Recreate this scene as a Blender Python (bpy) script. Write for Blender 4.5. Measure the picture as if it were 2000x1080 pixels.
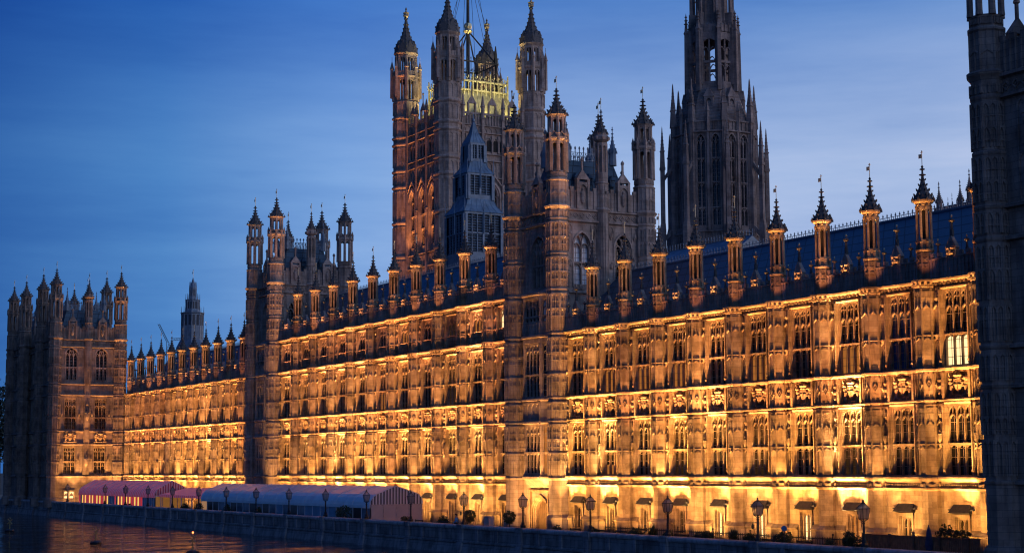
import bpy, math, random
from mathutils import Vector, Matrix
random.seed(7)
PI = math.pi
S = bpy.context.scene
for o in list(bpy.data.objects): bpy.data.objects.remove(o)
COL = S.collection

# ------------------------------------------------------------------ camera
cam = bpy.data.objects.new('camera', bpy.data.cameras.new('camera')); COL.objects.link(cam)
cam.data.sensor_width = 36; cam.data.lens = 59.04
cam.data.clip_start = 1; cam.data.clip_end = 6000
CAMP = (0.0, 85.0, 5.9)
MATCAM = [[-0.48571018, -0.09968494, -0.86819040], [-0.87410345, 0.05125006, 0.48312001], [-0.00536514, 0.99369828, -0.11331587]]
_r = Vector((-0.48571018, -0.87410345, -0.00536514)); _f = Vector((0.8681904, -0.48312001, 0.11331587))
_u = _r.cross(_f)
_m = Matrix.Identity(4)
for i in range(3):
    _m[i][0] = _r[i]; _m[i][1] = _u[i]; _m[i][2] = -_f[i]; _m[i][3] = CAMP[i]
cam.matrix_world = _m
S.camera = cam
S.render.resolution_x = 1024; S.render.resolution_y = 552
S.cycles.use_denoising = True; S.cycles.filter_width = 1.15
S.cycles.max_bounces = 4; S.cycles.diffuse_bounces = 2; S.cycles.glossy_bounces = 3
S.cycles.sample_clamp_indirect = 3.0
S.view_settings.view_transform = 'Standard'; S.view_settings.look = 'None'
S.view_settings.exposure = 0.0; S.view_settings.gamma = 1.0

# ------------------------------------------------------------------ world: dusk sky, glow left in the north-west (right of the picture)
W = bpy.data.worlds.new('World'); S.world = W; W.use_nodes = True
nt = W.node_tree; nt.nodes.clear()
def N(t, **k):
    n = nt.nodes.new(t)
    for a, b in k.items(): setattr(n, a, b)
    return n
def L(a, b): nt.links.new(a, b)
out = N('ShaderNodeOutputWorld'); bg = N('ShaderNodeBackground'); L(bg.outputs[0], out.inputs[0])
tc = N('ShaderNodeTexCoord')
dot = N('ShaderNodeVectorMath', operation='DOT_PRODUCT'); L(tc.outputs['Generated'], dot.inputs[0]); dot.inputs[1].default_value = (-0.486, -0.874, 0)
mr = N('ShaderNodeMapRange'); L(dot.outputs['Value'], mr.inputs[0]); mr.inputs[1].default_value = -1; mr.inputs[2].default_value = 1
nz = N('ShaderNodeTexNoise'); nz.inputs['Scale'].default_value = 2.2; nz.inputs['Detail'].default_value = 7; nz.inputs['Roughness'].default_value = .6
mp = N('ShaderNodeMapping'); L(tc.outputs['Generated'], mp.inputs[0]); mp.inputs['Scale'].default_value = (1.2, 1.2, 9); mp.inputs['Rotation'].default_value = (.12, .1, 0)
L(mp.outputs[0], nz.inputs[0])
cr = N('ShaderNodeValToRGB'); L(mr.outputs[0], cr.inputs[0])
def ramp(cr, stops):
    e = cr.color_ramp.elements
    while len(e) > 1: e.remove(e[0])
    e[0].position = stops[0][0]; e[0].color = (*stops[0][1], 1)
    for p, c in stops[1:]:
        x = e.new(p); x.color = (*c, 1)
SKY_AZ = [(0.0, (.035, .065, .16)), (.25, (.035, .085, .23)), (.34, (.026, .12, .39)), (.40, (.085, .25, .58)), (.45, (.22, .40, .75)),
          (.52, (.385, .515, .80)), (.62, (.44, .54, .79)), (.66, (.47, .56, .80)), (.75, (1.15, 1.0, 1.18)), (.9, (2.1, 1.6, 1.55)), (1.0, (2.2, 1.5, 1.3))]
ramp(cr, SKY_AZ)
sep = N('ShaderNodeSeparateXYZ'); L(tc.outputs['Generated'], sep.inputs[0])
cr2 = N('ShaderNodeValToRGB'); L(sep.outputs['Z'], cr2.inputs[0])
ramp(cr2, [(0.0, (.62, .80, .93)), (.07, (.95, .97, .99)), (.12, (1, 1, 1)), (.17, (.88, .94, .98)), (.27, (.26, .48, .77)), (.5, (.13, .30, .55)), (1.0, (.09, .2, .42))])
mul = N('ShaderNodeMix', data_type='RGBA', blend_type='MULTIPLY'); mul.inputs[0].default_value = 1
L(cr.outputs[0], mul.inputs[6]); L(cr2.outputs[0], mul.inputs[7])
crn = N('ShaderNodeValToRGB'); L(nz.outputs['Fac'], crn.inputs[0]); ramp(crn, [(.34, (.68, .78, .89)), (.5, (1, 1, 1)), (.7, (1.42, 1.24, 1.10))])
mul2 = N('ShaderNodeMix', data_type='RGBA', blend_type='MULTIPLY'); mul2.inputs[0].default_value = .75
L(mul.outputs[2], mul2.inputs[6]); L(crn.outputs[0], mul2.inputs[7])
sky = N('ShaderNodeTexSky', sky_type='NISHITA'); sky.sun_disc = False; sky.sun_elevation = math.radians(-4); sky.sun_rotation = math.radians(230)
skm = N('ShaderNodeMix', data_type='RGBA', blend_type='ADD'); skm.inputs[0].default_value = .04
L(mul2.outputs[2], skm.inputs[6]); L(sky.outputs[0], skm.inputs[7])
L(skm.outputs[2], bg.inputs[0]); bg.inputs[1].default_value = 0.98

# ------------------------------------------------------------------ materials
def mat(name):
    m = bpy.data.materials.new(name); m.use_nodes = True
    t = m.node_tree; b = t.nodes['Principled BSDF']; return m, t, b
def stone(name, c1, c2, mort, bw=.95, bh=.42, dirt=.45, rough=.85):
    m, t, b = mat(name); n = t.nodes; l = t.links
    g = n.new('ShaderNodeNewGeometry'); s = n.new('ShaderNodeSeparateXYZ'); l.new(g.outputs['Position'], s.inputs[0])
    a = n.new('ShaderNodeMath'); a.operation = 'ADD'; l.new(s.outputs['X'], a.inputs[0]); l.new(s.outputs['Y'], a.inputs[1])
    c = n.new('ShaderNodeCombineXYZ'); l.new(a.outputs[0], c.inputs[0]); l.new(s.outputs['Z'], c.inputs[1])
    br = n.new('ShaderNodeTexBrick'); l.new(c.outputs[0], br.inputs[0]); br.inputs['Scale'].default_value = 1
    br.inputs['Brick Width'].default_value = bw; br.inputs['Row Height'].default_value = bh
    br.inputs['Mortar Size'].default_value = .012; br.inputs['Color1'].default_value = (*c1, 1); br.inputs['Color2'].default_value = (*c2, 1); br.inputs['Mortar'].default_value = (*mort, 1)
    no = n.new('ShaderNodeTexNoise'); l.new(g.outputs['Position'], no.inputs[0]); no.inputs['Scale'].default_value = .55; no.inputs['Detail'].default_value = 8; no.inputs['Roughness'].default_value = .65
    mp = n.new('ShaderNodeMapping'); mp.inputs['Scale'].default_value = (2.2, 2.2, .22); l.new(g.outputs['Position'], mp.inputs[0])
    n2 = n.new('ShaderNodeTexNoise'); l.new(mp.outputs[0], n2.inputs[0]); n2.inputs['Scale'].default_value = 1; n2.inputs['Detail'].default_value = 5
    r1 = n.new('ShaderNodeValToRGB'); l.new(no.outputs['Fac'], r1.inputs[0]); ramp(r1, [(.3, (dirt, dirt * .95, dirt * .92)), (.58, (1, 1, 1))])
    r2 = n.new('ShaderNodeValToRGB'); l.new(n2.outputs['Fac'], r2.inputs[0]); ramp(r2, [(.32, (.62, .58, .56)), (.55, (1, 1, 1))])
    x = n.new('ShaderNodeMix'); x.data_type = 'RGBA'; x.blend_type = 'MULTIPLY'; x.inputs[0].default_value = 1; l.new(br.outputs['Color'], x.inputs[6]); l.new(r1.outputs[0], x.inputs[7])
    y = n.new('ShaderNodeMix'); y.data_type = 'RGBA'; y.blend_type = 'MULTIPLY'; y.inputs[0].default_value = .8; l.new(x.outputs[2], y.inputs[6]); l.new(r2.outputs[0], y.inputs[7])
    l.new(y.outputs[2], b.inputs['Base Color']); b.inputs['Roughness'].default_value = rough
    b.inputs['Specular IOR Level'].default_value = .2
    n3 = n.new('ShaderNodeTexNoise'); l.new(g.outputs['Position'], n3.inputs[0]); n3.inputs['Scale'].default_value = 6; n3.inputs['Detail'].default_value = 5
    bu = n.new('ShaderNodeBump'); bu.inputs['Strength'].default_value = .5; bu.inputs['Distance'].default_value = .05; l.new(n3.outputs['Fac'], bu.inputs['Height']); l.new(bu.outputs[0], b.inputs['Normal'])
    return m
def plain(name, col, rough=.6, metal=0, noise=.3, scale=3, emit=None, es=0):
    m, t, b = mat(name); n = t.nodes; l = t.links
    g = n.new('ShaderNodeNewGeometry'); no = n.new('ShaderNodeTexNoise'); l.new(g.outputs['Position'], no.inputs[0]); no.inputs['Scale'].default_value = scale; no.inputs['Detail'].default_value = 6
    r = n.new('ShaderNodeValToRGB'); l.new(no.outputs['Fac'], r.inputs[0])
    ramp(r, [(.3, tuple(c * (1 - noise) for c in col)), (.7, tuple(min(1, c * (1 + noise)) for c in col))])
    l.new(r.outputs[0], b.inputs['Base Color']); b.inputs['Roughness'].default_value = rough; b.inputs['Metallic'].default_value = metal
    if emit: b.inputs['Emission Color'].default_value = (*emit, 1); b.inputs['Emission Strength'].default_value = es
    return m
M = {}
M['stone'] = stone('limestone', (.52, .39, .27), (.36, .255, .17), (.33, .24, .165), dirt=.32)
M['tower'] = stone('tower_stone', (.50, .39, .335), (.41, .325, .285), (.27, .22, .195), dirt=.5)
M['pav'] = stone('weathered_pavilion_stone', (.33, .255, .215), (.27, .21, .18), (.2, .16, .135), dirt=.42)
M['grey'] = stone('grey_stone', (.36, .285, .26), (.30, .24, .225), (.2, .165, .155), dirt=.45)
M['dark'] = stone('sooty_stone', (.50, .36, .29), (.38, .28, .235), (.22, .17, .145), dirt=.55)
M['granite'] = stone('river_granite', (.34, .34, .34), (.26, .265, .275), (.12, .125, .13), bw=1.9, bh=.62, dirt=.4, rough=.6)
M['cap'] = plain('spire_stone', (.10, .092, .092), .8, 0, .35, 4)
M['iron'] = plain('cast_iron', (.022, .024, .028), .45, .3, .3, 5)
M['gold'] = plain('gilded_metal', (.75, .62, .36), .35, .7, .1, 5)
M['hood'] = plain('hood_painted_shade', (.05, .05, .06), .7, 0, .3, 3)  # dark colour paints in the shade on the hood mould tops
M['glass'] = plain('window_glass', (.012, .014, .02), .12, 0, .5, .8)
M['glass2'] = plain('dim_room_glass', (.03, .022, .015), .15, 0, .6, .9, (1, .42, .12), .03); M['glass3'] = plain('blind_glass', (.03, .028, .03), .2, 0, .7, .7)
M['glasslit'] = plain('lit_window', (.3, .2, .1), .3, 0, .2, 2, (1, .72, .34), 1.5)
M['glassblue'] = plain('blue_reflecting_glass', (.03, .07, .16), .1, 0, .4, .8)
M['glassamber'] = plain('amber_window', (.1, .05, .02), .3, 0, .3, 3, (1, .33, .06), .38)
M['glasssky'] = plain('painted_sky_reflection', (.75, .78, .85), .25, 0, .25, 1.2)  # pale base colour paints the sky's reflection onto the panes
M['lead'] = plain('lead_sheet', (.17, .235, .31), .5, .25, .25, 1.2)
M['louvre'] = plain('louvre_dark', (.03, .045, .065), .6, 0, .2, 2)
M['green'] = plain('pale_roof_metal', (.36, .35, .22), .55, .2, .3, 1)
def roofmat():
    m, t, b = mat('roof_tiles'); n = t.nodes; l = t.links
    tcn = n.new('ShaderNodeNewGeometry'); s = n.new('ShaderNodeSeparateXYZ'); l.new(tcn.outputs['Position'], s.inputs[0])
    a = n.new('ShaderNodeMath'); a.operation = 'ADD'; l.new(s.outputs['X'], a.inputs[0]); l.new(s.outputs['Y'], a.inputs[1])
    c = n.new('ShaderNodeCombineXYZ'); l.new(a.outputs[0], c.inputs[0]); l.new(s.outputs['Z'], c.inputs[1])
    br = n.new('ShaderNodeTexBrick'); l.new(c.outputs[0], br.inputs[0]); br.inputs['Scale'].default_value = 1; br.offset = 0
    br.inputs['Brick Width'].default_value = 1.25; br.inputs['Row Height'].default_value = .8; br.inputs['Mortar Size'].default_value = .05
    br.inputs['Color1'].default_value = (.055, .11, .17, 1); br.inputs['Color2'].default_value = (.042, .09, .145, 1); br.inputs['Mortar'].default_value = (.016, .03, .05, 1)
    l.new(br.outputs['Color'], b.inputs['Base Color']); b.inputs['Roughness'].default_value = .42; b.inputs['Metallic'].default_value = .15
    bu = n.new('ShaderNodeBump'); bu.inputs['Strength'].default_value = .6; bu.inputs['Distance'].default_value = .06; l.new(br.outputs['Fac'], bu.inputs['Height']); bu.invert = True; l.new(bu.outputs[0], b.inputs['Normal'])
    return m
M['roof'] = roofmat(); M['towerroof'] = M['roof']

# ------------------------------------------------------------------ mesh builder
class MB:
    def __init__(s): s.v = []; s.f = []; s.mi = []; s.m = 0; s.T = (0, 0, 1, 0, 0, 1)
    def frame(s, ox=0, oy=0, face='+y'):
        d = {'+y': (1, 0, 0, 1), '-x': (0, 1, -1, 0), '+x': (0, 1, 1, 0), '-y': (1, 0, 0, -1)}[face] if isinstance(face, str) else face
        s.T = (ox, oy) + tuple(d); return s
    def ang(s, ox, oy, a):   # outward direction angle a
        s.T = (ox, oy, -math.sin(a), math.cos(a), math.cos(a), math.sin(a)); return s
    def p(s, u, w, z):
        ox, oy, ux, uy, wx, wy = s.T
        s.v.append((ox + ux * u + wx * w, oy + uy * u + wy * w, z)); return len(s.v) - 1
    def q(s, *ids): s.f.append(ids); s.mi.append(s.m)
    def quad(s, a, b, c, d): s.q(s.p(*a), s.p(*b), s.p(*c), s.p(*d))
    def box(s, u0, u1, w0, w1, z0, z1):
        i = [s.p(u, w, z) for z in (z0, z1) for w in (w0, w1) for u in (u0, u1)]
        for f in ((0, 1, 3, 2), (4, 6, 7, 5), (0, 4, 5, 1), (2, 3, 7, 6), (0, 2, 6, 4), (1, 5, 7, 3)): s.q(*[i[k] for k in f])
    def hexa(s, b, t):   # 4 bottom points, 4 top points (u,w,z)
        i = [s.p(*x) for x in b + t]
        for f in ((3, 2, 1, 0), (4, 5, 6, 7), (0, 1, 5, 4), (1, 2, 6, 5), (2, 3, 7, 6), (3, 0, 4, 7)): s.q(*[i[k] for k in f])
    def lathe(s, cx, cy, prof, n=8, rot=PI / 8, cap=True):   # prof: (apothem, z), in local u,w
        k = 1 / math.cos(PI / n); rings = []
        for r, z in prof:
            if r <= 1e-4: rings.append([s.p(cx, cy, z)])
            else: rings.append([s.p(cx + r * k * math.cos(rot + 2 * PI * j / n), cy + r * k * math.sin(rot + 2 * PI * j / n), z) for j in range(n)])
        for a, b in zip(rings, rings[1:]):
            for j in range(n):
                j2 = (j + 1) % n
                if len(a) == 1 and len(b) == 1: continue
                if len(b) == 1: s.q(a[j], a[j2], b[0])
                elif len(a) == 1: s.q(a[0], b[j2], b[j])
                else: s.q(a[j], a[j2], b[j2], b[j])
        if cap and len(rings[-1]) > 1: s.q(*rings[-1])
    def tube(s, a, b, r, n=5, r2=None):
        a = Vector(a); b = Vector(b); d = (b - a).normalized(); x = d.orthogonal().normalized(); y = d.cross(x); r2 = r if r2 is None else r2
        A = [s.p(*(a + (x * math.cos(2 * PI * j / n) + y * math.sin(2 * PI * j / n)) * r)) for j in range(n)]
        B = [s.p(*(b + (x * math.cos(2 * PI * j / n) + y * math.sin(2 * PI * j / n)) * r2)) for j in range(n)]
        for j in range(n): s.q(A[j], A[(j + 1) % n], B[(j + 1) % n], B[j])
        s.q(*reversed(A)); s.q(*B)
    def blob(s, c, r, n=8, m=5):
        rows = []
        for i in range(1, m):
            t = PI * i / m
            rows.append([s.p(c[0] + r[0] * math.sin(t) * math.cos(2 * PI * j / n), c[1] + r[1] * math.sin(t) * math.sin(2 * PI * j / n), c[2] - r[2] * math.cos(t)) for j in range(n)])
        b = s.p(c[0], c[1], c[2] - r[2]); t = s.p(c[0], c[1], c[2] + r[2])
        for j in range(n): s.q(b, rows[0][(j + 1) % n], rows[0][j]); s.q(t, rows[-1][j], rows[-1][(j + 1) % n])
        for A, B in zip(rows, rows[1:]):
            for j in range(n): s.q(A[j], A[(j + 1) % n], B[(j + 1) % n], B[j])
    # ---- gothic pieces in the local wall frame (u along, w out, z up)
    @staticmethod
    def arch(u0, u1, zs, za, n=4, pointed=True):
        h = (u1 - u0) / 2; um = (u0 + u1) / 2; P = []
        A = math.radians(62) if pointed else PI / 2
        for i in range(n + 1):
            a = A * i / n; P.append((u0 + h * (1 - math.cos(a)) / (1 - math.cos(A)), zs + (za - zs) * math.sin(a) / math.sin(A)))
        return P + [(2 * um - u, z) for u, z in reversed(P[:-1])]
    def spandrel(s, u0, u1, zs, za, zt, w0, w1, n=4, pointed=True):
        P = s.arch(u0, u1, zs, za, n, pointed)
        for (a, za_), (b, zb_) in zip(P, P[1:]):
            s.quad((a, w1, za_), (b, w1, zb_), (b, w1, zt), (a, w1, zt))
            s.quad((a, w0, za_), (b, w0, zb_), (b, w1, zb_), (a, w1, za_))
    def archbar(s, u0, u1, zs, za, th, w0, w1, n=4, pointed=True):
        O = s.arch(u0, u1, zs, za, n, pointed); I = s.arch(u0 + th, u1 - th, zs, za - th * 1.25, n, pointed)
        for k in range(len(O) - 1):
            a, b, c, d = O[k], O[k + 1], I[k + 1], I[k]
            s.quad((d[0], w1, d[1]), (c[0], w1, c[1]), (b[0], w1, b[1]), (a[0], w1, a[1]))
            s.quad((d[0], w0, d[1]), (c[0], w0, c[1]), (c[0], w1, c[1]), (d[0], w1, d[1]))
            s.quad((a[0], w1, a[1]), (b[0], w1, b[1]), (b[0], w0, b[1]), (a[0], w0, a[1]))
    def strip(s, u0, u1, prof):   # moulding: prof = [(w,z)...] extruded along u
        for (w0, z0), (w1, z1) in zip(prof, prof[1:]):
            s.quad((u0, w0, z0), (u1, w0, z0), (u1, w1, z1), (u0, w1, z1))
        for u in (u0, u1):
            s.q(*[s.p(u, w, z) for w, z in prof], s.p(u, -.2, prof[-1][1]), s.p(u, -.2, prof[0][1]))
    def wall(s, u0, u1, z0, z1, ops, depth=.5, w=0.0):
        us = sorted({u0, u1} | {o[0] for o in ops} | {o[1] for o in ops}); zs = sorted({z0, z1} | {o[2] for o in ops} | {o[3] for o in ops})
        for a, b in zip(us, us[1:]):
            run = None
            for c, d in zip(zs, zs[1:]):
                mu, mz = (a + b) / 2, (c + d) / 2
                hole = any(o[0] < mu < o[1] and o[2] < mz < o[3] for o in ops)
                if not hole: run = (run[0], d) if run else (c, d)
                if (hole or d == zs[-1]) and run:
                    s.quad((a, w, run[0]), (b, w, run[0]), (b, w, run[1]), (a, w, run[1])); run = None
        for a, b, c, d in [o[:4] for o in ops]:
            s.quad((a, w - depth, c), (a, w, c), (a, w, d), (a, w - depth, d)); s.quad((b, w - depth, c), (b, w, c), (b, w, d), (b, w - depth, d))
            s.quad((a, w - depth, d), (b, w - depth, d), (b, w, d), (a, w, d)); s.quad((a, w - depth, c), (b, w - depth, c), (b, w + .06, c - .12), (a, w + .06, c - .12))
    def blind(s, u0, u1, z0, z1, n, w=0.0, pr=.08, th=.09, mids=(), heads=True):
        lw = (u1 - u0) / n
        for i in range(n + 1): s.box(u0 + i * lw - th / 2, u0 + i * lw + th / 2, w - .02, w + pr, z0, z1)
        for zz in mids: s.box(u0, u1, w - .02, w + pr * .9, zz - th / 2, zz + th / 2)
        if heads:
            for i in range(n):
                a = u0 + i * lw + th / 2; b = a + lw - th
                for zt in list(mids) + [z1]: s.spandrel(a, b, zt - lw * .8, zt - lw * .12, zt, w, w + pr * .85, 3)
    def build(s, name, mats, parent=None, loc=None):
        me = bpy.data.meshes.new(name); me.from_pydata(s.v, [], s.f)
        for m in (mats if isinstance(mats, (list, tuple)) else [mats]): me.materials.append(m)
        if len(me.materials) > 1: me.polygons.foreach_set('material_index', s.mi)
        me.update(); return link(name, me, parent, loc)
def link(name, me, parent=None, loc=None):
    o = bpy.data.objects.new(name, me); COL.objects.link(o)
    if parent: o.parent = parent
    if loc: o.location = loc
    return o
def thing(name, label, cat, loc=(0, 0, 0), group=None):
    o = bpy.data.objects.new(name, None); COL.objects.link(o); o.location = loc; o.empty_display_size = .5
    o['label'] = label; o['category'] = cat
    if group: o['group'] = group
    return o
def tag(o, label, cat, group=None):
    o['label'] = label; o['category'] = cat
    if group: o['group'] = group
    return o
def struct(o, label=None): o['kind'] = 'structure'; return o
def kids(o): return [c for c in COL.objects if c.parent == o]
def dup(o, parent=None, loc=None, label=None, sx=None):
    c = o.copy(); COL.objects.link(c); c.parent = parent
    if loc is not None: c.location = loc
    if sx: c.scale = (sx, 1, 1)
    if label: c['label'] = label
    for k in list(o.children): dup(k, c)
    return c
WARM = (1.0, .46, .105)
def spot(loc, target, e, ang=110, blend=.8, col=WARM, rad=.12, fall='Linear'):
    l = bpy.data.lights.new('floodlight', 'SPOT'); l.energy = e; l.color = col; l.spot_size = math.radians(ang); l.spot_blend = blend; l.shadow_soft_size = rad
    if fall:
        l.use_nodes = True; t = l.node_tree; em = t.nodes.get('Emission'); fo = t.nodes.new('ShaderNodeLightFalloff'); fo.inputs[0].default_value = 1.0
        t.links.new(fo.outputs[fall], em.inputs['Strength'])
    o = bpy.data.objects.new('floodlight', l); COL.objects.link(o); o.location = loc
    o.rotation_euler = (Vector(target) - Vector(loc)).to_track_quat('-Z', 'Y').to_euler(); return o
def spotlike(src, loc, target):
    o = bpy.data.objects.new('floodlight', src); COL.objects.link(o); o.location = loc
    o.rotation_euler = (Vector(target) - Vector(loc)).to_track_quat('-Z', 'Y').to_euler(); return o

# ------------------------------------------------------------------ gothic windows (local frame, centre u=0)
def win_mesh(Wd, z0, z1, n, transoms=(), kind='tall', wf=-.13, wb=-.32, fr='+y'):
    """stone frame with mullions, transoms and cusped heads; returns (stone MB, glass MB)"""
    mb = MB().frame(0, 0, fr); gl = MB().frame(0, 0, fr)
    h = Wd / 2; mb.box(-h, -h + .12, wb, wf + .02, z0, z1); mb.box(h - .12, h, wb, wf + .02, z0, z1)
    mb.box(-h + .12, h - .12, wb, wf + .02, z1 - .1, z1)
    lw = (Wd - .24) / n; mw = .105
    for i in range(1, n): mb.box(-h + .12 + i * lw - mw / 2, -h + .12 + i * lw + mw / 2, wb, wf, z0, z1 - .1)
    for i in range(n):
        a = -h + .12 + i * lw + (mw / 2 if i else 0); b = -h + .12 + (i + 1) * lw - (mw / 2 if i < n - 1 else 0)
        zt = z1 - .1; um = (a + b) / 2
        if kind == 'tall':
            mb.spandrel(a, b, zt - .52, zt - .06, zt, wb, wf - .04, 4)
            mb.archbar(a, b, zt - 1.5, zt - 1.06, .1, wb, wf - .02, 3)
            mb.box(um - .045, um + .045, wb, wf - .06, zt - 1.14, zt - .1)
            mb.archbar(a, um, zt - .62, zt - .36, .06, wb, wf - .06, 3); mb.archbar(um, b, zt - .62, zt - .36, .06, wb, wf - .06, 3)
        elif kind == 'mid':
            mb.spandrel(a, b, zt - .5, zt - .05, zt, wb, wf - .04, 4)
            mb.archbar(a, b, zt - .95, zt - .58, .08, wb, wf - .04, 3)
            mb.box(um - .04, um + .04, wb, wf - .06, zt - .66, zt - .1)
        else:
            mb.spandrel(a, b, zt - .42, zt - .05, zt, wb, wf - .04, 3)
        for t in transoms:
            mb.spandrel(a, b, t - .36, t - .1, t - .07, wb, wf - .05, 3)
        zb = z0
        # leading of the panes: thin bars in front of the glass
        nb = int((z1 - z0) / .62)
        for k in range(1, nb): mb.box(a, b, wb - .03, wb + .01, z0 + k * .62 - .018, z0 + k * .62 + .018)
        mb.box(um - .016, um + .016, wb - .03, wb + .01, z0, z1 - .6)
    for t in transoms: mb.box(-h, h, wb, wf + .07, t - .07, t + .06)
    gl.quad((-h, wb - .02, z0), (h, wb - .02, z0), (h, wb - .02, z1), (-h, wb - .02, z1))
    return mb, gl
def quatre(mb, u0, u1, z0, z1, w, pr=.07):
    mb.box(u0, u1, w, w + pr, z1 - .06, z1); mb.box(u0, u1, w, w + pr, z0, z0 + .06)
    um = (u0 + u1) / 2
    for u in (u0, um, u1): mb.box(u - .04, u + .04, w, w + pr, z0, z1)
def diamond(mb, um, zm, r, rz, w, pr=.08, th=.07):
    P = [(um - r, zm), (um, zm - rz), (um + r, zm), (um, zm + rz)]
    for k in range(4):
        a, b = P[k], P[(k + 1) % 4]; ai = (um + (a[0] - um) * .68, zm + (a[1] - zm) * .68); bi = (um + (b[0] - um) * .68, zm + (b[1] - zm) * .68)
        mb.quad((a[0], w + pr, a[1]), (b[0], w + pr, b[1]), (bi[0], w + pr, bi[1]), (ai[0], w + pr, ai[1]))
        mb.quad((a[0], w, a[1]), (b[0], w, b[1]), (b[0], w + pr, b[1]), (a[0], w + pr, a[1]))
        mb.quad((ai[0], w, ai[1]), (bi[0], w, bi[1]), (bi[0], w + pr, bi[1]), (ai[0], w + pr, ai[1]))
    mb.box(um - .05, um + .05, w, w + pr * .9, zm - .05, zm + .05)
def chevron(mb, a, b, zt, hh, w, pr=.09, th=.1):   # ^ ogee head bar under a panel, with sloped top that catches light
    um = (a + b) / 2
    for s0, s1 in ((a, um), (b, um)):
        mb.quad((s0, w + pr, zt - hh), (s1, w + pr, zt), (s1, w + pr, zt - th * 1.6), (s0, w + pr, zt - hh - th))
        mb.quad((s0, w, zt - hh), (s1, w, zt), (s1, w + pr, zt), (s0, w + pr, zt - hh))
        mb.quad((s0, w, zt - hh - th), (s1, w, zt - th * 1.6), (s1, w + pr, zt - th * 1.6), (s0, w + pr, zt - hh - th))
CORN = [(0, 18.8), (.05, 18.84), (.05, 19.02), (.2, 19.1), (.46, 19.17), (.48, 19.3), (0, 19.44)]
def shift(pr, dz): return [(w, z + dz) for w, z in pr]
LEDGE1 = [(.02, 4.66), (.08, 4.8), (.26, 4.93), (.42, 4.98), (.42, 5.1), (.05, 5.24)]
STR42 = [(0, 4.12), (.2, 4.2), (.24, 4.3), (.05, 4.4)]
STRF = [(0, 10.48), (.08, 10.5), (.2, 10.52), (.22, 10.62), (0, 10.74)]
LEDGE2 = [(0, 12.66), (.1, 12.69), (.3, 12.72), (.34, 12.86), (0, 13.02)]
def figure(mb, u, w, z, h):   # small carved standing figure
    mb.blob((u, w, z + h * .45), (h * .17, h * .15, h * .45), 7, 5); mb.blob((u, w, z + h * .93), (h * .09, h * .09, h * .11), 6, 4)
    mb.blob((u, w + .02, z + h * .68), (h * .22, h * .12, h * .12), 6, 4)
def canopy(mb, u, w, z, s=1):   # niche canopy: little projecting gabled hood with a spirelet
    mb.hexa([(u - .1 * s, w, z), (u + .1 * s, w, z), (u + .06 * s, w + .1 * s, z + .02), (u - .06 * s, w + .1 * s, z + .02)][::-1],
            [(u - .26 * s, w, z + .4 * s), (u + .26 * s, w, z + .4 * s), (u + .18 * s, w + .24 * s, z + .4 * s), (u - .18 * s, w + .24 * s, z + .4 * s)][::-1])
    for k in (-1, 0, 1):
        x = u + k * .17 * s; hh = (.75 if k == 0 else .45) * s; ww = w + (.26 if k == 0 else .18) * s
        mb.hexa([(x - .08 * s, ww - .08 * s, z + .4 * s), (x + .08 * s, ww - .08 * s, z + .4 * s), (x + .08 * s, ww + .05 * s, z + .4 * s), (x - .08 * s, ww + .05 * s, z + .4 * s)],
                [(x - .01, ww - .02, z + .4 * s + hh), (x + .01, ww - .02, z + .4 * s + hh), (x + .01, ww, z + .4 * s + hh), (x - .01, ww, z + .4 * s + hh)])

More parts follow.
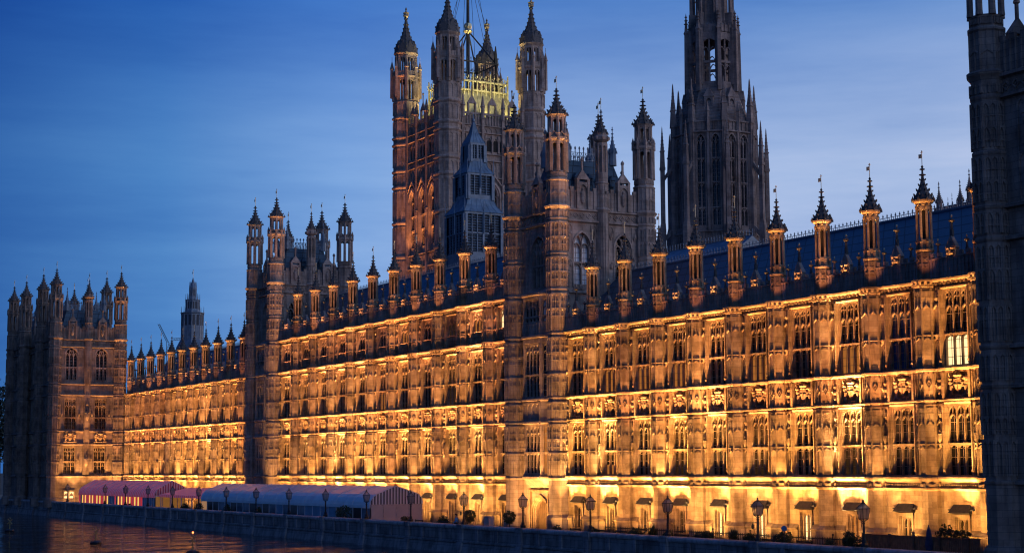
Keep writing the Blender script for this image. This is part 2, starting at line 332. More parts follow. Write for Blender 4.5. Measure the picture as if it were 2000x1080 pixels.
def bay_wall(p, upper=False, gf='window'):
    mb = MB(); h = p / 2
    ops = [(-1.3, 1.3, 5.26, 10.3), (-1.3, 1.3, 13.02, 18.55), (-1.17, 1.17, 10.74, 12.56)]
    ops.append((-.62, .62, .15, 2.3) if gf == 'window' else (-.62, .62, -.35, 2.3))
    if upper: ops.append((-1.3, 1.3, 20.75, 23.0))
    mb.wall(-h, h, -.35, 23.2 if upper else 18.8, ops, .55)
    # plinth with weathering (broken at the ground-floor window)
    for a, b in ((-h, -.85), (.85, h)):
        mb.strip(a, b, [(.24, -.35), (.24, .92), (.36, .98), (.36, 1.04), (0, 1.4)])
    mb.strip(-h, h, STR42); mb.strip(-h, h, LEDGE1); mb.strip(-h, h, STRF); mb.strip(-h, h, LEDGE2); mb.strip(-h, h, CORN)
    for k in range(int(p / .17)):   # carved foliage run in the hollow under the ledge
        u = -h + .9 + k * .17
        if u < h - .9: mb.box(u - .05, u + .05, .02, .1, 4.44, 4.6)
    tops = [(13.0, 18.74, 15.29), (5.24, 10.38, 7.47)]
    if upper: tops.append((19.5, 23.2, 20.7))
    for k in range(int(p / .42)):
        u = -h + .25 + k * .42
        mb.box(u, u + .2, .05, .27, 18.9, 19.06)
        if upper: mb.box(u, u + .2, .05, .27, 23.35, 23.51)
    if upper: mb.strip(-h, h, shift(CORN, 4.45))
    for z0, z1, zm in tops:
        for sgn in (-1, 1):
            a, b = sorted((sgn * 1.32, sgn * 1.48)); mb.box(a, b, 0, .14, z0, z1)          # pilaster by the window
            mb.box((a + b) / 2 - .06, (a + b) / 2 + .06, .16, .24, z0 + .25, z1 - .2)
            mb.hexa([((a + b) / 2 - .1, .14, z0 + .1), ((a + b) / 2 + .1, .14, z0 + .1), ((a + b) / 2 + .1, .26, z0 + .3), ((a + b) / 2 - .1, .26, z0 + .3)],
                    [((a + b) / 2 - .1, .14, z0 + .42), ((a + b) / 2 + .1, .14, z0 + .42), ((a + b) / 2 + .1, .28, z0 + .42), ((a + b) / 2 - .1, .28, z0 + .42)])
            c, d = sorted((sgn * 1.48, sgn * (h - .72)));
            if d - c > .3:
                mb.box(c - .01, c + .07, 0, .1, z0, z1); mb.box(d - .07, d + .01, 0, .1, z0, z1)
                m = (c + d) / 2
                mb.spandrel(c + .07, d - .07, z1 - .55, z1 - .15, z1 - .05, 0, .1, 3)
                chevron(mb, c + .04, d - .04, z1 - 1.15, .36, 0, .12)
                canopy(mb, m, 0, z1 - 1.05, .7)
                mb.box(c, d, 0, .12, zm - .07, zm + .05)
                chevron(mb, c + .04, d - .04, zm - .05, .3, 0, .1)
                mb.hexa([(m - .1, 0, zm - .3), (m + .1, 0, zm - .3), (m + .1, .1, zm - .3), (m - .1, .1, zm - .3)], [(m - .15, 0, zm + .02), (m + .15, 0, zm + .02), (m + .12, .22, zm + .02), (m - .12, .22, zm + .02)])
                if z0 < 6: figure(mb, m, .17, zm + .05, .95)
                mb.box(m - .04, m + .04, 0, .07, z0 + .1, zm - .4)
    mb.quad((-1.17, -.4, 10.7), (1.17, -.4, 10.7), (1.17, -.4, 12.6), (-1.17, -.4, 12.6))
    # moulded square head above the lights
    for zz in ((18.55, 10.3, 23.0) if upper else (18.55, 10.3)):
        mb.strip(-1.32, 1.32, [(0, zz), (.05, zz), (.16, zz + .1), (.16, zz + .15), (0, zz + .18)])
    # frieze panels
    for sgn in (-1, 1):
        a, b = sorted((sgn * 1.19, sgn * 1.4)); mb.box(a, b, 0, .2, 10.7, 12.58)
        c, d = sorted((sgn * 1.48, sgn * (h - .72))); m = (c + d) / 2
        if d - c > .3:
            mb.box(c, c + .07, 0, .12, 10.7, 12.58); mb.box(d - .07, d, 0, .12, 10.7, 12.58)
            mb.blob((m, .03, 12.05), (.16, .14, .2), 6, 4); mb.blob((m, .04, 11.6), (.2, .15, .22), 6, 4); mb.blob((m, .03, 11.15), (.15, .12, .2), 6, 4)
    if upper:   # pierced panel under the top windows
        for i in range(5):
            u = -1.0 + i * .5
            mb.box(u - .05, u + .05, 0, .1, 19.5, 20.6)
            if i < 4: quatre(mb, u + .1, u + .4, 19.6, 20.0, 0, .08); quatre(mb, u + .1, u + .4, 20.15, 20.55, 0, .08)
        mb.strip(-1.08, 1.08, [(0, 20.6), (.14, 20.66), (.14, 20.72), (0, 20.78)])
    # hood mould over the ground-floor window
    mb.m = 1; mb.hexa([(-.98, 0, 2.54), (.98, 0, 2.54), (.98, .46, 2.6), (-.98, .46, 2.6)][::-1], [(-.84, 0, 3.18), (.84, 0, 3.18), (.84, .03, 3.15), (-.84, .03, 3.15)][::-1])
    mb.box(-1.22, -.9, 0, .22, 2.76, 2.86); mb.box(.9, 1.22, 0, .22, 2.76, 2.86); mb.m = 0
    for sg in (-1, 1): mb.box(sg * .75 - .1, sg * .75 + .1, 0, .12, -.35, 2.5)
    mb.box(-.85, .85, 0, .12, 2.3, 2.5)
    return mb
def shield_arms():   # royal arms panel: crowned shield, two rearing supporters, scrolled base
    mb = MB()
    mb.hexa([(-.12, .02, 11.05), (.12, .02, 11.05), (.1, .3, 11.1), (-.1, .3, 11.1)][::-1], [(-.36, .0, 11.75), (.36, .0, 11.75), (.34, .36, 11.72), (-.34, .36, 11.72)][::-1])
    mb.box(-.36, .36, 0, .36, 11.75, 11.98)
    mb.box(-.02, .02, .36, .4, 11.2, 11.95); mb.box(-.33, .33, .36, .4, 11.62, 11.66)
    mb.lathe(0, .22, [(.22, 12.02), (.3, 12.06), (.26, 12.12), (.34, 12.3), (.22, 12.4), (.05, 12.46), (.08, 12.55), (0, 12.6)], 8)
    for k in (-1, 0, 1): mb.blob((k * .22, .42, 12.34), (.06, .06, .09), 5, 4)
    for s in (-1, 1):
        mb.blob((s * .62, .2, 11.45), (.16, .16, .34), 7, 5); mb.blob((s * .68, .22, 11.82), (.17, .17, .2), 7, 5)
        mb.blob((s * .66, .3, 12.1), (.15, .18, .16), 7, 5); mb.blob((s * .55, .36, 12.06), (.09, .12, .08), 6, 4)
        mb.blob((s * .74, .24, 12.24), (.06, .05, .1), 5, 4)
        mb.tube((s * .6, .25, 11.75), (s * .36, .4, 11.8), .06, 5, .045); mb.tube((s * .6, .25, 11.6), (s * .38, .4, 11.5), .06, 5, .045)
        mb.tube((s * .6, .22, 11.2), (s * .52, .3, 10.9), .09, 5, .06); mb.tube((s * .72, .18, 11.2), (s * .78, .28, 10.88), .09, 5, .06)
        mb.tube((s * .76, .1, 11.3), (s * .9, .14, 11.6), .04, 5, .03); mb.tube((s * .9, .14, 11.6), (s * .84, .16, 11.95), .03, 5, .05)
        if s > 0: mb.tube((.6, .42, 12.2), (.5, .6, 12.48), .03, 5, .01)
        else: mb.blob((-.7, .28, 12.05), (.2, .14, .24), 7, 5)
    for k in range(7): mb.blob(((k - 3) * .28, .16, 10.82 + .05 * (k % 2)), (.17, .14, .1), 6, 4)
    return mb

# ------------------------------------------------------------------ octagonal buttress and its turret
def faces_oct(mb, cx, cy, ap, fn, ks=range(8)):
    T = mb.T
    for k in ks:
        a = k * PI / 4; mb.ang(cx, cy, a); fn(ap, k)
    mb.T = T
def buttress(zc, storeys):
    """shaft from the ground to the cornice zc"""
    mb = MB(); R = .8
    pf = [(1.02, -.35), (1.02, .98), (1.06, 1.04), (.8, 1.34), (.8, 4.12), (.96, 4.22), (.98, 4.32), (.86, 4.4), (.86, 4.72), (.96, 4.96), (.96, 5.08), (.8, 5.26),
          (.8, 7.4), (.87, 7.44), (.87, 7.5), (.8, 7.56), (.8, 10.48), (.93, 10.52), (.94, 10.62), (.8, 10.74), (.8, 12.66), (.94, 12.72), (.96, 12.86), (.8, 13.02),
          (.8, 15.22), (.87, 15.26), (.87, 15.32), (.8, 15.38), (.8, 18.74), (.9, 18.82), (.9, 18.95), (1.0, 19.12), (1.05, 19.22), (1.05, 19.34)]
    if zc > 20: pf += [(.72, 19.5), (.72, 20.62), (.79, 20.66), (.79, 20.72), (.72, 20.78), (.72, 23.2), (.82, 23.28), (.82, 23.4), (1.0, 23.58), (1.06, 23.66), (1.06, 23.78)]
    pf += [(.6, zc + .12)]
    mb.lathe(0, 0, pf)
    fw = R * math.tan(PI / 8)
    def trim(ap, k):
        for z0, z1, zm in storeys:
            w = ap if z0 < 19 else .72; f = w * math.tan(PI / 8)
            if True:
                for s in (-1, 1): mb.box(s * f - .06, s * f + .06, w - .08, w + .07, z0, z1)     # corner shafts
                mb.box(-f * .82, f * .82, w, w + .04, z1 - .1, z1)
                for c in (-f * .42, f * .42): quatre(mb, c - f * .3, c + f * .3, z1 - .62, z1 - .2, w, .07)
                mb.box(-.035, .035, w, w + .07, z1 - 1.3, z1 - .6)
                chevron(mb, -f * .82, f * .82, z1 - 1.18, .3, w, .09)
                if zm:
                    chevron(mb, -f * .8, f * .8, zm - .12, .22, w, .07, .07)
        for c in (0,):
            diamond(mb, c, 11.72, fw * .62, .36, ap, .1)
            mb.box(-.035, .035, ap, ap + .06, 12.1, 12.5); mb.box(-.035, .035, ap, ap + .06, 10.75, 11.32)
            for s in (-1, 1): mb.box(s * fw - .05, s * fw + .05, ap - .06, ap + .05, 10.72, 12.5)
        # square bosses in the hollow under the ledge
        mb.box(-fw * .7, fw * .7, .85, .96, 4.42, 4.64); mb.box(-fw * .4, fw * .4, .96, 1.0, 4.47, 4.6)
        # dentils
        for zz in ([18.9] if zc < 20 else [18.9, 23.35]):
            r0 = .9 if zz < 20 else .82
            for u in (-fw * .62, fw * .62): mb.box(u - .1, u + .1, r0 - .02, r0 + .16, zz, zz + .13)
    faces_oct(mb, 0, 0, R, trim, (0, 1, 2, 3, 4))
    return mb
def lantern(z0=0.0):
    """small turret standing on the cornice (z0 = cornice top): panelled base, open lantern"""
    mb = MB()
    mb.lathe(0, 0, [(.56, .05), (.56, 2.05), (.66, 2.14), (.68, 2.24), (.55, 2.34), (.52, 2.36), (.52, 2.66), (.56, 2.7), (.56, 2.95), (.52, 3.0), (.5, 3.02)])
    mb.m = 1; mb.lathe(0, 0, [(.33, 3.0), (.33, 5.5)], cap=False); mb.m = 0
    k = .5 / math.cos(PI / 8)
    for j in range(8):
        a = PI / 8 + j * PI / 4; x, y = k * math.cos(a), k * math.sin(a)
        mb.lathe(x, y, [(.11, 2.3), (.09, 3.0), (.075, 3.1), (.075, 5.2), (.1, 5.35), (.1, 5.5)], 5, 0)
        mb.blob((x * 1.12, y * 1.12, 2.82), (.1, .1, .12), 5, 4)
    mb.lathe(0, 0, [(.3, 5.42), (.52, 5.5), (.56, 5.55), (.56, 5.66), (.72, 5.78), (.74, 5.92), (.6, 5.98)])
    def f(ap, kk):
        fw = ap * math.tan(PI / 8)
        mb.spandrel(-fw, fw, 4.85, 5.2, 5.5, ap - .1, ap + .02, 3)
        for s in (-1, 1): mb.box(s * fw * .5 - .03, s * fw * .5 + .03, .55, .62, 1.45, 1.62)
        quatre(mb, -fw * .7, fw * .7, 1.72, 1.98, .56, .05); chevron(mb, -fw * .8, fw * .8, 1.6, .22, .56, .07, .06)
        for s in (-1, 1): mb.box(s * fw - .03, s * fw + .05, .54, .61, .1, 2.05)
        quatre(mb, -fw * .6, fw * .6, .95, 1.2, .56, .06)
    faces_oct(mb, 0, 0, .5, f)
    return mb
def spire(r, z0, z1, knobs=4, n=8):
    """crocketed octagonal spire from z0 to z1, base apothem r"""
    mb = MB(); H = z1 - z0
    pf = [(r * .86, z0), (r * .84, z0 + H * .06), (r * .68, z0 + H * .16), (r * .46, z0 + H * .30), (r * .27, z0 + H * .45), (r * .17, z0 + H * .60), (r * .12, z0 + H * .68),
          (r * .34, z0 + H * .705), (r * .3, z0 + H * .725), (r * .1, z0 + H * .74), (r * .09, z0 + H * .84), (r * .27, z0 + H * .86), (r * .24, z0 + H * .88), (r * .07, z0 + H * .9), (r * .13, z0 + H * .94), (0, z1)]
    mb.lathe(0, 0, pf, n)
    def rad(t):
        for (a, za), (b, zb) in zip(pf, pf[1:]):
            if za <= z0 + H * t <= zb: return a + (b - a) * (z0 + H * t - za) / max(1e-6, zb - za)
        return 0
    for i in range(knobs):
        t = .14 + .44 * i / max(1, knobs - 1); s = r * (.22 - .025 * i)
        for j in range(n):
            a = PI / n + j * 2 * PI / n; q = (rad(t) / math.cos(PI / n)) + s * .35
            mb.hexa([(q * math.cos(a) - s * .4, q * math.sin(a) - s * .4, z0 + H * t - s * .5), (q * math.cos(a) + s * .4, q * math.sin(a) - s * .4, z0 + H * t - s * .5), (q * math.cos(a) + s * .4, q * math.sin(a) + s * .4, z0 + H * t - s * .5), (q * math.cos(a) - s * .4, q * math.sin(a) + s * .4, z0 + H * t - s * .5)],
                    [((q + s * .5) * math.cos(a) - s * .25, (q + s * .5) * math.sin(a) - s * .25, z0 + H * t + s * .6), ((q + s * .5) * math.cos(a) + s * .25, (q + s * .5) * math.sin(a) - s * .25, z0 + H * t + s * .6), ((q + s * .5) * math.cos(a) + s * .25, (q + s * .5) * math.sin(a) + s * .25, z0 + H * t + s * .6), ((q + s * .5) * math.cos(a) - s * .25, (q + s * .5) * math.sin(a) + s * .25, z0 + H * t + s * .6)])
    # gablets round the foot of the spire
    T = mb.T
    for j in range(n):
        mb.ang(0, 0, j * 2 * PI / n); f = r * .95 * math.tan(PI / n); w = r * .98
        mb.hexa([(-f * .8, w - .1, z0 - H * .03), (f * .8, w - .1, z0 - H * .03), (f * .8, w, z0 - H * .03), (-f * .8, w, z0 - H * .03)], [(-.01, w - .22 * r, z0 + H * .16), (.01, w - .22 * r, z0 + H * .16), (.01, w - .1 * r, z0 + H * .16), (-.01, w - .1 * r, z0 + H * .16)])
        mb.ang(0, 0, PI / n + j * 2 * PI / n); w = r / math.cos(PI / n)
        mb.box(-.05 * r, .05 * r, w - .1 * r, w + .16 * r, z0 - H * .04, z0 + H * .03)
        mb.hexa([(-.07 * r, w - .05 * r, z0 + H * .03), (.07 * r, w - .05 * r, z0 + H * .03), (.07 * r, w + .09 * r, z0 + H * .03), (-.07 * r, w + .09 * r, z0 + H * .03)], [(-.01, w, z0 + H * .11), (.01, w, z0 + H * .11), (.01, w + .02, z0 + H * .11), (-.01, w + .02, z0 + H * .11)])
    mb.T = T
    return mb
def vane(z0, h, s=1.0):
    mb = MB(); mb.tube((0, 0, z0 - .1), (0, 0, z0 + h), .028 * s, 5); mb.box(0, .34 * s, -.015, .015, z0 + h * .52, z0 + h * .52 + .3 * s)
    mb.box(-.12 * s, .12 * s, -.02, .02, z0 + h * .9, z0 + h * .94); mb.blob((0, 0, z0 + h), (.05 * s, .05 * s, .06 * s), 6, 4); return mb

# ------------------------------------------------------------------ prototypes for the river front
PY = -.8                                   # wall plane of the river front
ST1 = [(5.26, 10.3, 7.47), (13.02, 18.72, 15.29)]
me_but = buttress(19.34, ST1).build('buttress', M['stone']).data
me_butc = buttress(23.78, ST1 + [(19.5, 23.15, 20.7)]).build('buttress', M['stone']).data
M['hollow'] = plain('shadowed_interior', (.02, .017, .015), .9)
me_lan = lantern().build('turret', [M['stone'], M['hollow']]).data
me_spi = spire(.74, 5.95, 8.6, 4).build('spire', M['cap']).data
me_vane = vane(8.55, 1.05).build('weathervane', M['gold']).data
me_bay = bay_wall(5.77).build('wall', [M['stone'], M['hood']]).data
me_baycu = bay_wall(6.18, True).build('wall', [M['stone'], M['hood']]).data
me_bayd = bay_wall(5.77, False, 'door').build('wall', [M['stone'], M['hood']]).data
WIN = {}
for nm, (wd, z0, z1, n, tr, kd) in dict(w1=(2.58, 5.28, 10.3, 3, (7.47,), 'mid'), w2=(2.58, 13.04, 18.55, 3, (15.29,), 'tall'), w0=(1.2, .17, 2.3, 2, (), 'small'), w3=(2.58, 20.77, 23.0, 3, (), 'mid')).items():
    a, b = win_mesh(wd, z0, z1, n, tr, kd); WIN[nm] = (a.build('window', M['stone']).data, b)
def glassmesh(key, m): 
    k = (key, m)
    if k not in WIN:
        g = WIN[key][1]; me = bpy.data.meshes.new('pane'); me.from_pydata(g.v, [], g.f); me.materials.append(M[m]); me.update(); WIN[k] = me
    return WIN[k]
def half_lit(key, m, z0, z1):   # a dark window whose lower lights show a lit room
    k = (key, m, z0)
    if k not in WIN:
        g = MB(); g.m = 0; zt = 18.5 if key == 'w2' else 10.3; g.quad((-1.28, -.34, z1), (1.28, -.34, z1), (1.28, -.34, zt), (-1.28, -.34, zt)); g.m = 1; g.quad((-1.28, -.34, z0), (1.28, -.34, z0), (1.28, -.34, z1), (-1.28, -.34, z1))
        me = bpy.data.meshes.new('pane'); me.from_pydata(g.v, [], g.f); me.materials.append(M['glass']); me.materials.append(M[m]); me.polygons.foreach_set('material_index', g.mi); me.update(); WIN[k] = me
    return WIN[k]
me_arms = shield_arms().build('coat_of_arms', M['stone']).data
def parapet(p):
    mb = MB(); h = p / 2
    mb.box(-h, h, -.05, .16, .02, 1.4); mb.strip(-h, h, [(.16, 1.36), (.24, 1.42), (.24, 1.5), (.0, 1.58)])
    n = int(p / .36)
    for i in range(n):
        u = -h + (i + .5) * p / n; mb.box(u - .04, u + .04, .16, .24, .08, 1.36)
        if i % 2 and abs(u) > .8: mb.box(u - .17, u + .17, -.02, .2, 1.58, 1.86)
    # gabled centre with a carved lit panel
    mb.box(-.52, .52, -.1, .2, .05, 2.05); mb.hexa([(-.6, -.12, 2.05), (.6, -.12, 2.05), (.6, .26, 2.05), (-.6, .26, 2.05)], [(-.06, -.05, 2.95), (.06, -.05, 2.95), (.06, .22, 2.95), (-.06, .22, 2.95)])
    for k in (-1, 1):
        mb.box(k * .44 - .06, k * .44 + .06, .18, .27, .2, 2.2); mb.blob((k * .2, .3, 2.05), (.16, .16, .16), 6, 4); mb.blob((k * .2, .3, 1.7), (.14, .14, .16), 6, 4)
    mb.blob((0, .3, 1.86), (.12, .12, .3), 6, 4)
    return mb
def pinnacle():   # tall and short pinnacles, foot at z=0
    mb = MB(); mb.box(-.1, .1, -.1, .1, 0, .5); mb.lathe(0, 0, [(.09, .5), (.07, 1.0), (.2, 1.12), (.2, 1.2), (.06, 1.3), (.0, 1.42)], 6, 0); return mb
me_par = parapet(5.77).build('parapet', M['tower']).data
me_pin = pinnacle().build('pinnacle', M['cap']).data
def knob(): 
    mb = MB(); mb.blob((0, 0, 1.5), (.075, .075, .12), 6, 4); return mb
me_knob = knob().build('gilt_knob', M['gold']).data
for o in list(COL.objects):
    if o.type == 'MESH': bpy.data.objects.remove(o)

# flood lamps shared by all bays (their meshless light data)
def _ld(o): d = o.data; bpy.data.objects.remove(o); return d
E1 = 1.0
LS = {}
LS['gf'] = _ld(spot((0, 0, 0), (0, 0, 1), 430, 105, 1, (1, .46, .11)))
LS['gh'] = _ld(spot((0, 0, 0), (0, 0, 1), 3000, 38, 1, (1, .56, .18)))
LS['f1'] = _ld(spot((0, 0, 0), (0, 0, 1), 10500, 48, .6, (1, .44, .105), fall='Quadratic'))
LS['f2'] = _ld(spot((0, 0, 0), (0, 0, 1), 12500, 40, .7, (1, .385, .105), fall='Quadratic'))
LS['f3'] = _ld(spot((0, 0, 0), (0, 0, 1), 5600, 40, .9, (1, .37, .13), fall='Quadratic'))
LS['tu'] = _ld(spot((0, 0, 0), (0, 0, 1), 95, 60, .7, (1, .35, .14)))
LS['pa'] = _ld(spot((0, 0, 0), (0, 0, 1), 1.2, 120, .7, (1, .46, .12), .05))
def vary(key, g=1):
    k = (key, random.randrange(5), g)
    if k not in LS:
        d = LS[key].copy(); d.energy *= g * [.15, .6, .95, 1.25, 1.9][k[1]]; d.color = (1, d.color[1] * [.9, 1.0, .95, 1.04, 1.08][k[1]], d.color[2] * [.85, 1.1, 1, .9, 1.15][k[1]]); LS[k] = d
    return LS[k]

def add_turret(par, x, zc, y=PY):
    t = link('turret', me_lan, par, (x, y, zc)); s = link('spire', me_spi, t); link('weathervane', me_vane, t)
    t.rotation_euler[2] = 0
    return t
LIT = {}
def build_range(name, label, butx, endx, upper, litmap, dark=(), doors=(), gain=(1, 1, 1, 1)):
    """butx: buttress centres; endx: (nearest wall end, farthest wall end) of the run"""
    r = thing(name, label, 'building', (0, 0, 0))
    zc = 23.78 if upper else 19.34
    edges = ([endx[0]] if endx[0] is not None else []) + list(butx) + ([endx[1]] if endx[1] is not None else [])
    P = 6.18 if upper else 5.77
    for i, (a, b) in enumerate(zip(edges, edges[1:])):
        c = (a + b) / 2; sx = (b - a) / P
        door = i in doors
        w = link('wall', me_baycu if upper else (me_bayd if door else me_bay), r, (c, PY, 0)); w.scale = (sx, 1, 1)
        for key in ['w1', 'w2', 'w0'] + (['w3'] if upper else []):
            o = link('window', WIN[key][0], r, (c, PY, 0)); o.scale = (sx, 1, 1)
            g = litmap.get((i, key)) or random.choice(('glass', 'glass', 'glass', 'glass2', 'glass3'))
            if isinstance(g, tuple): me = half_lit(key, *g)
            else: me = glassmesh(key, g)
            link('pane', me, o)
        o = link('coat_of_arms', me_arms, r, (c, PY - .36, 0)); o.scale = (sx * 1.15, 1.15, 1)
        o = link('parapet', me_par, r, (c, PY, zc)); o.scale = ((b - a) / 5.77, 1, 1)
        for du, dz, sc in ((0, 2.9, 1.0), (-1.45, 1.55, .85), (1.45, 1.55, .85)):
            pn = link('pinnacle', me_pin, r, (c + du * sx, PY + .05, zc + dz)); pn.scale = (sc,) * 3; link('gilt_knob', me_knob, pn)
        if i in dark: continue
        for du in (-.95, .95):
            by_tower = (i == 0 and du < 0 and endx[0] is not None) or (i == len(edges) - 2 and du > 0 and endx[1] is not None)
            spotlike(vary('gf', gain[0]), (c + du, 2.5, -.15), (c + du * .95, PY, 3.6))
            if random.random() < .55: spotlike(vary('gh', gain[0]), (c + du, .6, .6), (c + du * 1.05, PY + .25, 4.6))
            spotlike(vary('f1', gain[1] * (.5 if by_tower else 1)), (c + du, .98, .2), (c + du * .95, PY + .2, 10.6))
            if by_tower: continue
            spotlike(vary('f2', gain[2]), (c + du, 1.1, 5.5), (c + du * .95, PY + .2, 19.3))
            if upper: spotlike(vary('f3', gain[3]), (c + du, 1.4, 13.2), (c + du * .8, PY + .3, 24.0))
    for x in butx:
        link('buttress', me_butc if upper else me_but, r, (x, PY, 0)); add_turret(r, x, zc)
        if min(abs(x - q) for q in (165.0, 287.6, 241.5)) > 1: spotlike(vary('tu'), (x - 1.15, .55, zc - .5), (x + .05, PY + .1, zc + 4.2))
    # roof
    a, b = edges[0], edges[-1]; mb = MB(); ze = zc + .4; zr = zc + 6.4
    mb.quad((a, -1.3, ze), (b, -1.3, ze), (b, -8, zr), (a, -8, zr)); mb.quad((b, -14.7, ze), (a, -14.7, ze), (a, -8, zr), (b, -8, zr))
    for e in (a, b): mb.q(mb.p(e, -1.3, ze), mb.p(e, -8, zr), mb.p(e, -14.7, ze))
    mb.quad((a, -1.3, ze), (b, -1.3, ze), (b, PY, zc + .05), (a, PY, zc + .05))
    rf = mb.build('roof', M['roof'], r)
    mb = MB(); mb.box(a, b, -8.06, -7.94, zr - .02, zr + .12); mb.box(a, b, -8.02, -7.98, zr + .3, zr + .34)
    k = a
    while k < b:
        mb.box(k - .03, k + .03, -8.02, -7.98, zr, zr + .62); mb.box(k - .09, k + .09, -8.015, -7.985, zr + .42, zr + .5); mb.box(k + .24, k + .28, -8.02, -7.98, zr, zr + .3); k += .5
    mb.build('ridge_cresting', M['lead'], rf)
    # back wall so that the range is a closed body
    mb = MB(); mb.quad((a, -14.7, -.35), (b, -14.7, -.35), (b, -14.7, ze), (a, -14.7, ze)); mb.build('rear_wall', M['stone'], r)
    return r
near_b = [138.0 - 5.757 * k for k in range(0, 11)]; near_b = sorted(near_b)
cen_b = [158.8 + 6.18 * k for k in range(10)]
far_b = [235.7 + 5.77 * k for k in range(11)]
nn = len(near_b)
build_range('palace_range', 'long floodlit Gothic wing between the dark corner tower and the taller square tower', near_b, (None, 144.0), False,
            {(1, 'w2'): ('glasslit', 13.1, 15.2), (3, 'w2'): ('glassamber', 13.1, 15.2), (5, 'w2'): ('glassamber', 13.1, 14.6), (7, 'w2'): ('glassamber', 13.1, 15.2), (8, 'w2'): ('glassamber', 13.1, 15.2), (9, 'w2'): ('glassamber', 13.1, 15.2), (9, 'w1'): ('glassamber', 5.3, 6.2),
             (2, 'w2'): ('glassblue', 13.1, 18.4), (4, 'w0'): 'glasslit', (5, 'w0'): 'glasslit', (6, 'w0'): 'glasslit', (3, 'w0'): 'glassamber'}, doors=(9,), gain=(.95, 1.1, 1.05, 1))
build_range('palace_range', 'four storey floodlit Gothic front standing between the two tall square towers', cen_b, (152.8, 222.0), True,
            {(0, 'w3'): 'glasslit', (1, 'w3'): 'glassamber', (4, 'w3'): 'glassamber', (5, 'w2'): ('glassamber', 13.1, 14.2)}, gain=(1, .95, .9, 1.7))
build_range('palace_range', 'far floodlit Gothic wing beyond the towers, ending at the distant corner pavilion', far_b, (230.6, None), False, {}, gain=(.7, .9, 1.1, 1))

# ------------------------------------------------------------------ square towers with corner turrets
def big_turret(zb, zc, rings, panels, R=1.0):
    """octagonal corner turret: shaft zb..zc, then belvedere stages above the cornice"""
    mb = MB(); pf = [(R * 1.25, zb), (R * 1.25, zb + 1.4), (R, zb + 1.7)]
    for z in sorted(rings):
        if z - .35 > pf[-1][1]: pf += [(R, z - .2), (R * 1.08, z - .08), (R * 1.1, z + .04), (R, z + .14)]
    pf += [(R, zc - .35), (R * 1.08, zc - .2), (R * 1.22, zc - .02), (R * 1.25, zc + .1), (R, zc + .3), (R, zc + 2.6), (R * 1.1, zc + 2.7), (R * 1.1, zc + 2.8), (R * .93, zc + 2.95), (R * .93, zc + 3.65), (R * .3, zc + 3.66)]
    mb.lathe(0, 0, pf)
    fw = R * math.tan(PI / 8)
    def trim(ap, k):
        for z0, z1 in panels:
            for s in (-1, 1): mb.box(s * fw - .09, s * fw + .09, ap - .1, ap + .11, z0, z1)
            for s in (-1, 0, 1): mb.box(s * fw * .5 - .035, s * fw * .5 + .035, ap, ap + (.13 if s == 0 else .06), z0, z1)
            zz = z1
            while zz > z0 + 1.0:
                for c in (-fw * .5, fw * .5): mb.spandrel(c - fw * .42, c + fw * .42, zz - .5, zz - .1, zz, ap, ap + .13, 2); mb.box(c - fw * .4, c + fw * .4, ap, ap + .09, zz - .86, zz - .78)
                zz -= 1.45
        if True:
            for c in (-fw * .42, fw * .42): quatre(mb, c - fw * .3, c + fw * .3, zc + 3.05, zc + 3.5, ap * .93, .07)
            for s in (-1, 1): mb.box(s * fw - .05, s * fw + .05, ap - .06, ap + .05, zc + .3, zc + 2.6)
            mb.box(-.04, .04, ap, ap + .06, zc + .3, zc + 2.6); chevron(mb, -fw * .8, fw * .8, zc + 1.6, .3, ap, .08)
    faces_oct(mb, 0, 0, R, trim, range(8))
    k = R * .93 / math.cos(PI / 8)
    for j in range(8):
        a = PI / 8 + j * PI / 4; c, s = math.cos(a), math.sin(a)
        mb.lathe(k * .97 * c, k * .97 * s, [(.2 * R, zc + 3.6), (.18 * R, zc + 3.9), (.165 * R, zc + 6.6), (.21 * R, zc + 6.9)], 6, a)
        mb.lathe(k * 1.1 * c, k * 1.1 * s, [(.12 * R, zc + 6.7), (.11 * R, zc + 7.4), (.13 * R, zc + 7.45), (0, zc + 8.1)], 4, a)
        k2 = R * .72 / math.cos(PI / 8)
        mb.lathe(k2 * c, k2 * s, [(.15 * R, zc + 7.4), (.13 * R, zc + 9.1), (.17 * R, zc + 9.3)], 5, a)
    mb.lathe(0, 0, [(R * .6, zc + 6.55), (R * 1.0, zc + 6.7), (R * 1.12, zc + 6.9), (R * 1.12, zc + 7.05), (R * .8, zc + 7.12), (R * .8, zc + 7.55), (R * .35, zc + 7.56)])
    mb.lathe(0, 0, [(R * .4, zc + 9.0), (R * .8, zc + 9.1), (R * .84, zc + 9.25), (R * 1.0, zc + 9.42), (R * .9, zc + 9.5)])
    def heads(ap, kk):
        f = ap * math.tan(PI / 8)
        mb.spandrel(-f, f, zc + 6.0, zc + 6.5, zc + 6.75, ap - .16, ap, 3)
        mb.spandrel(-f * .78, f * .78, zc + 8.6, zc + 8.95, zc + 9.15, ap * .77 - .14, ap * .77, 3)
        chevron(mb, -f, f, zc + 7.7, .5, ap * 1.08, .06, .08)
    faces_oct(mb, 0, 0, R * .93, heads)
    return mb
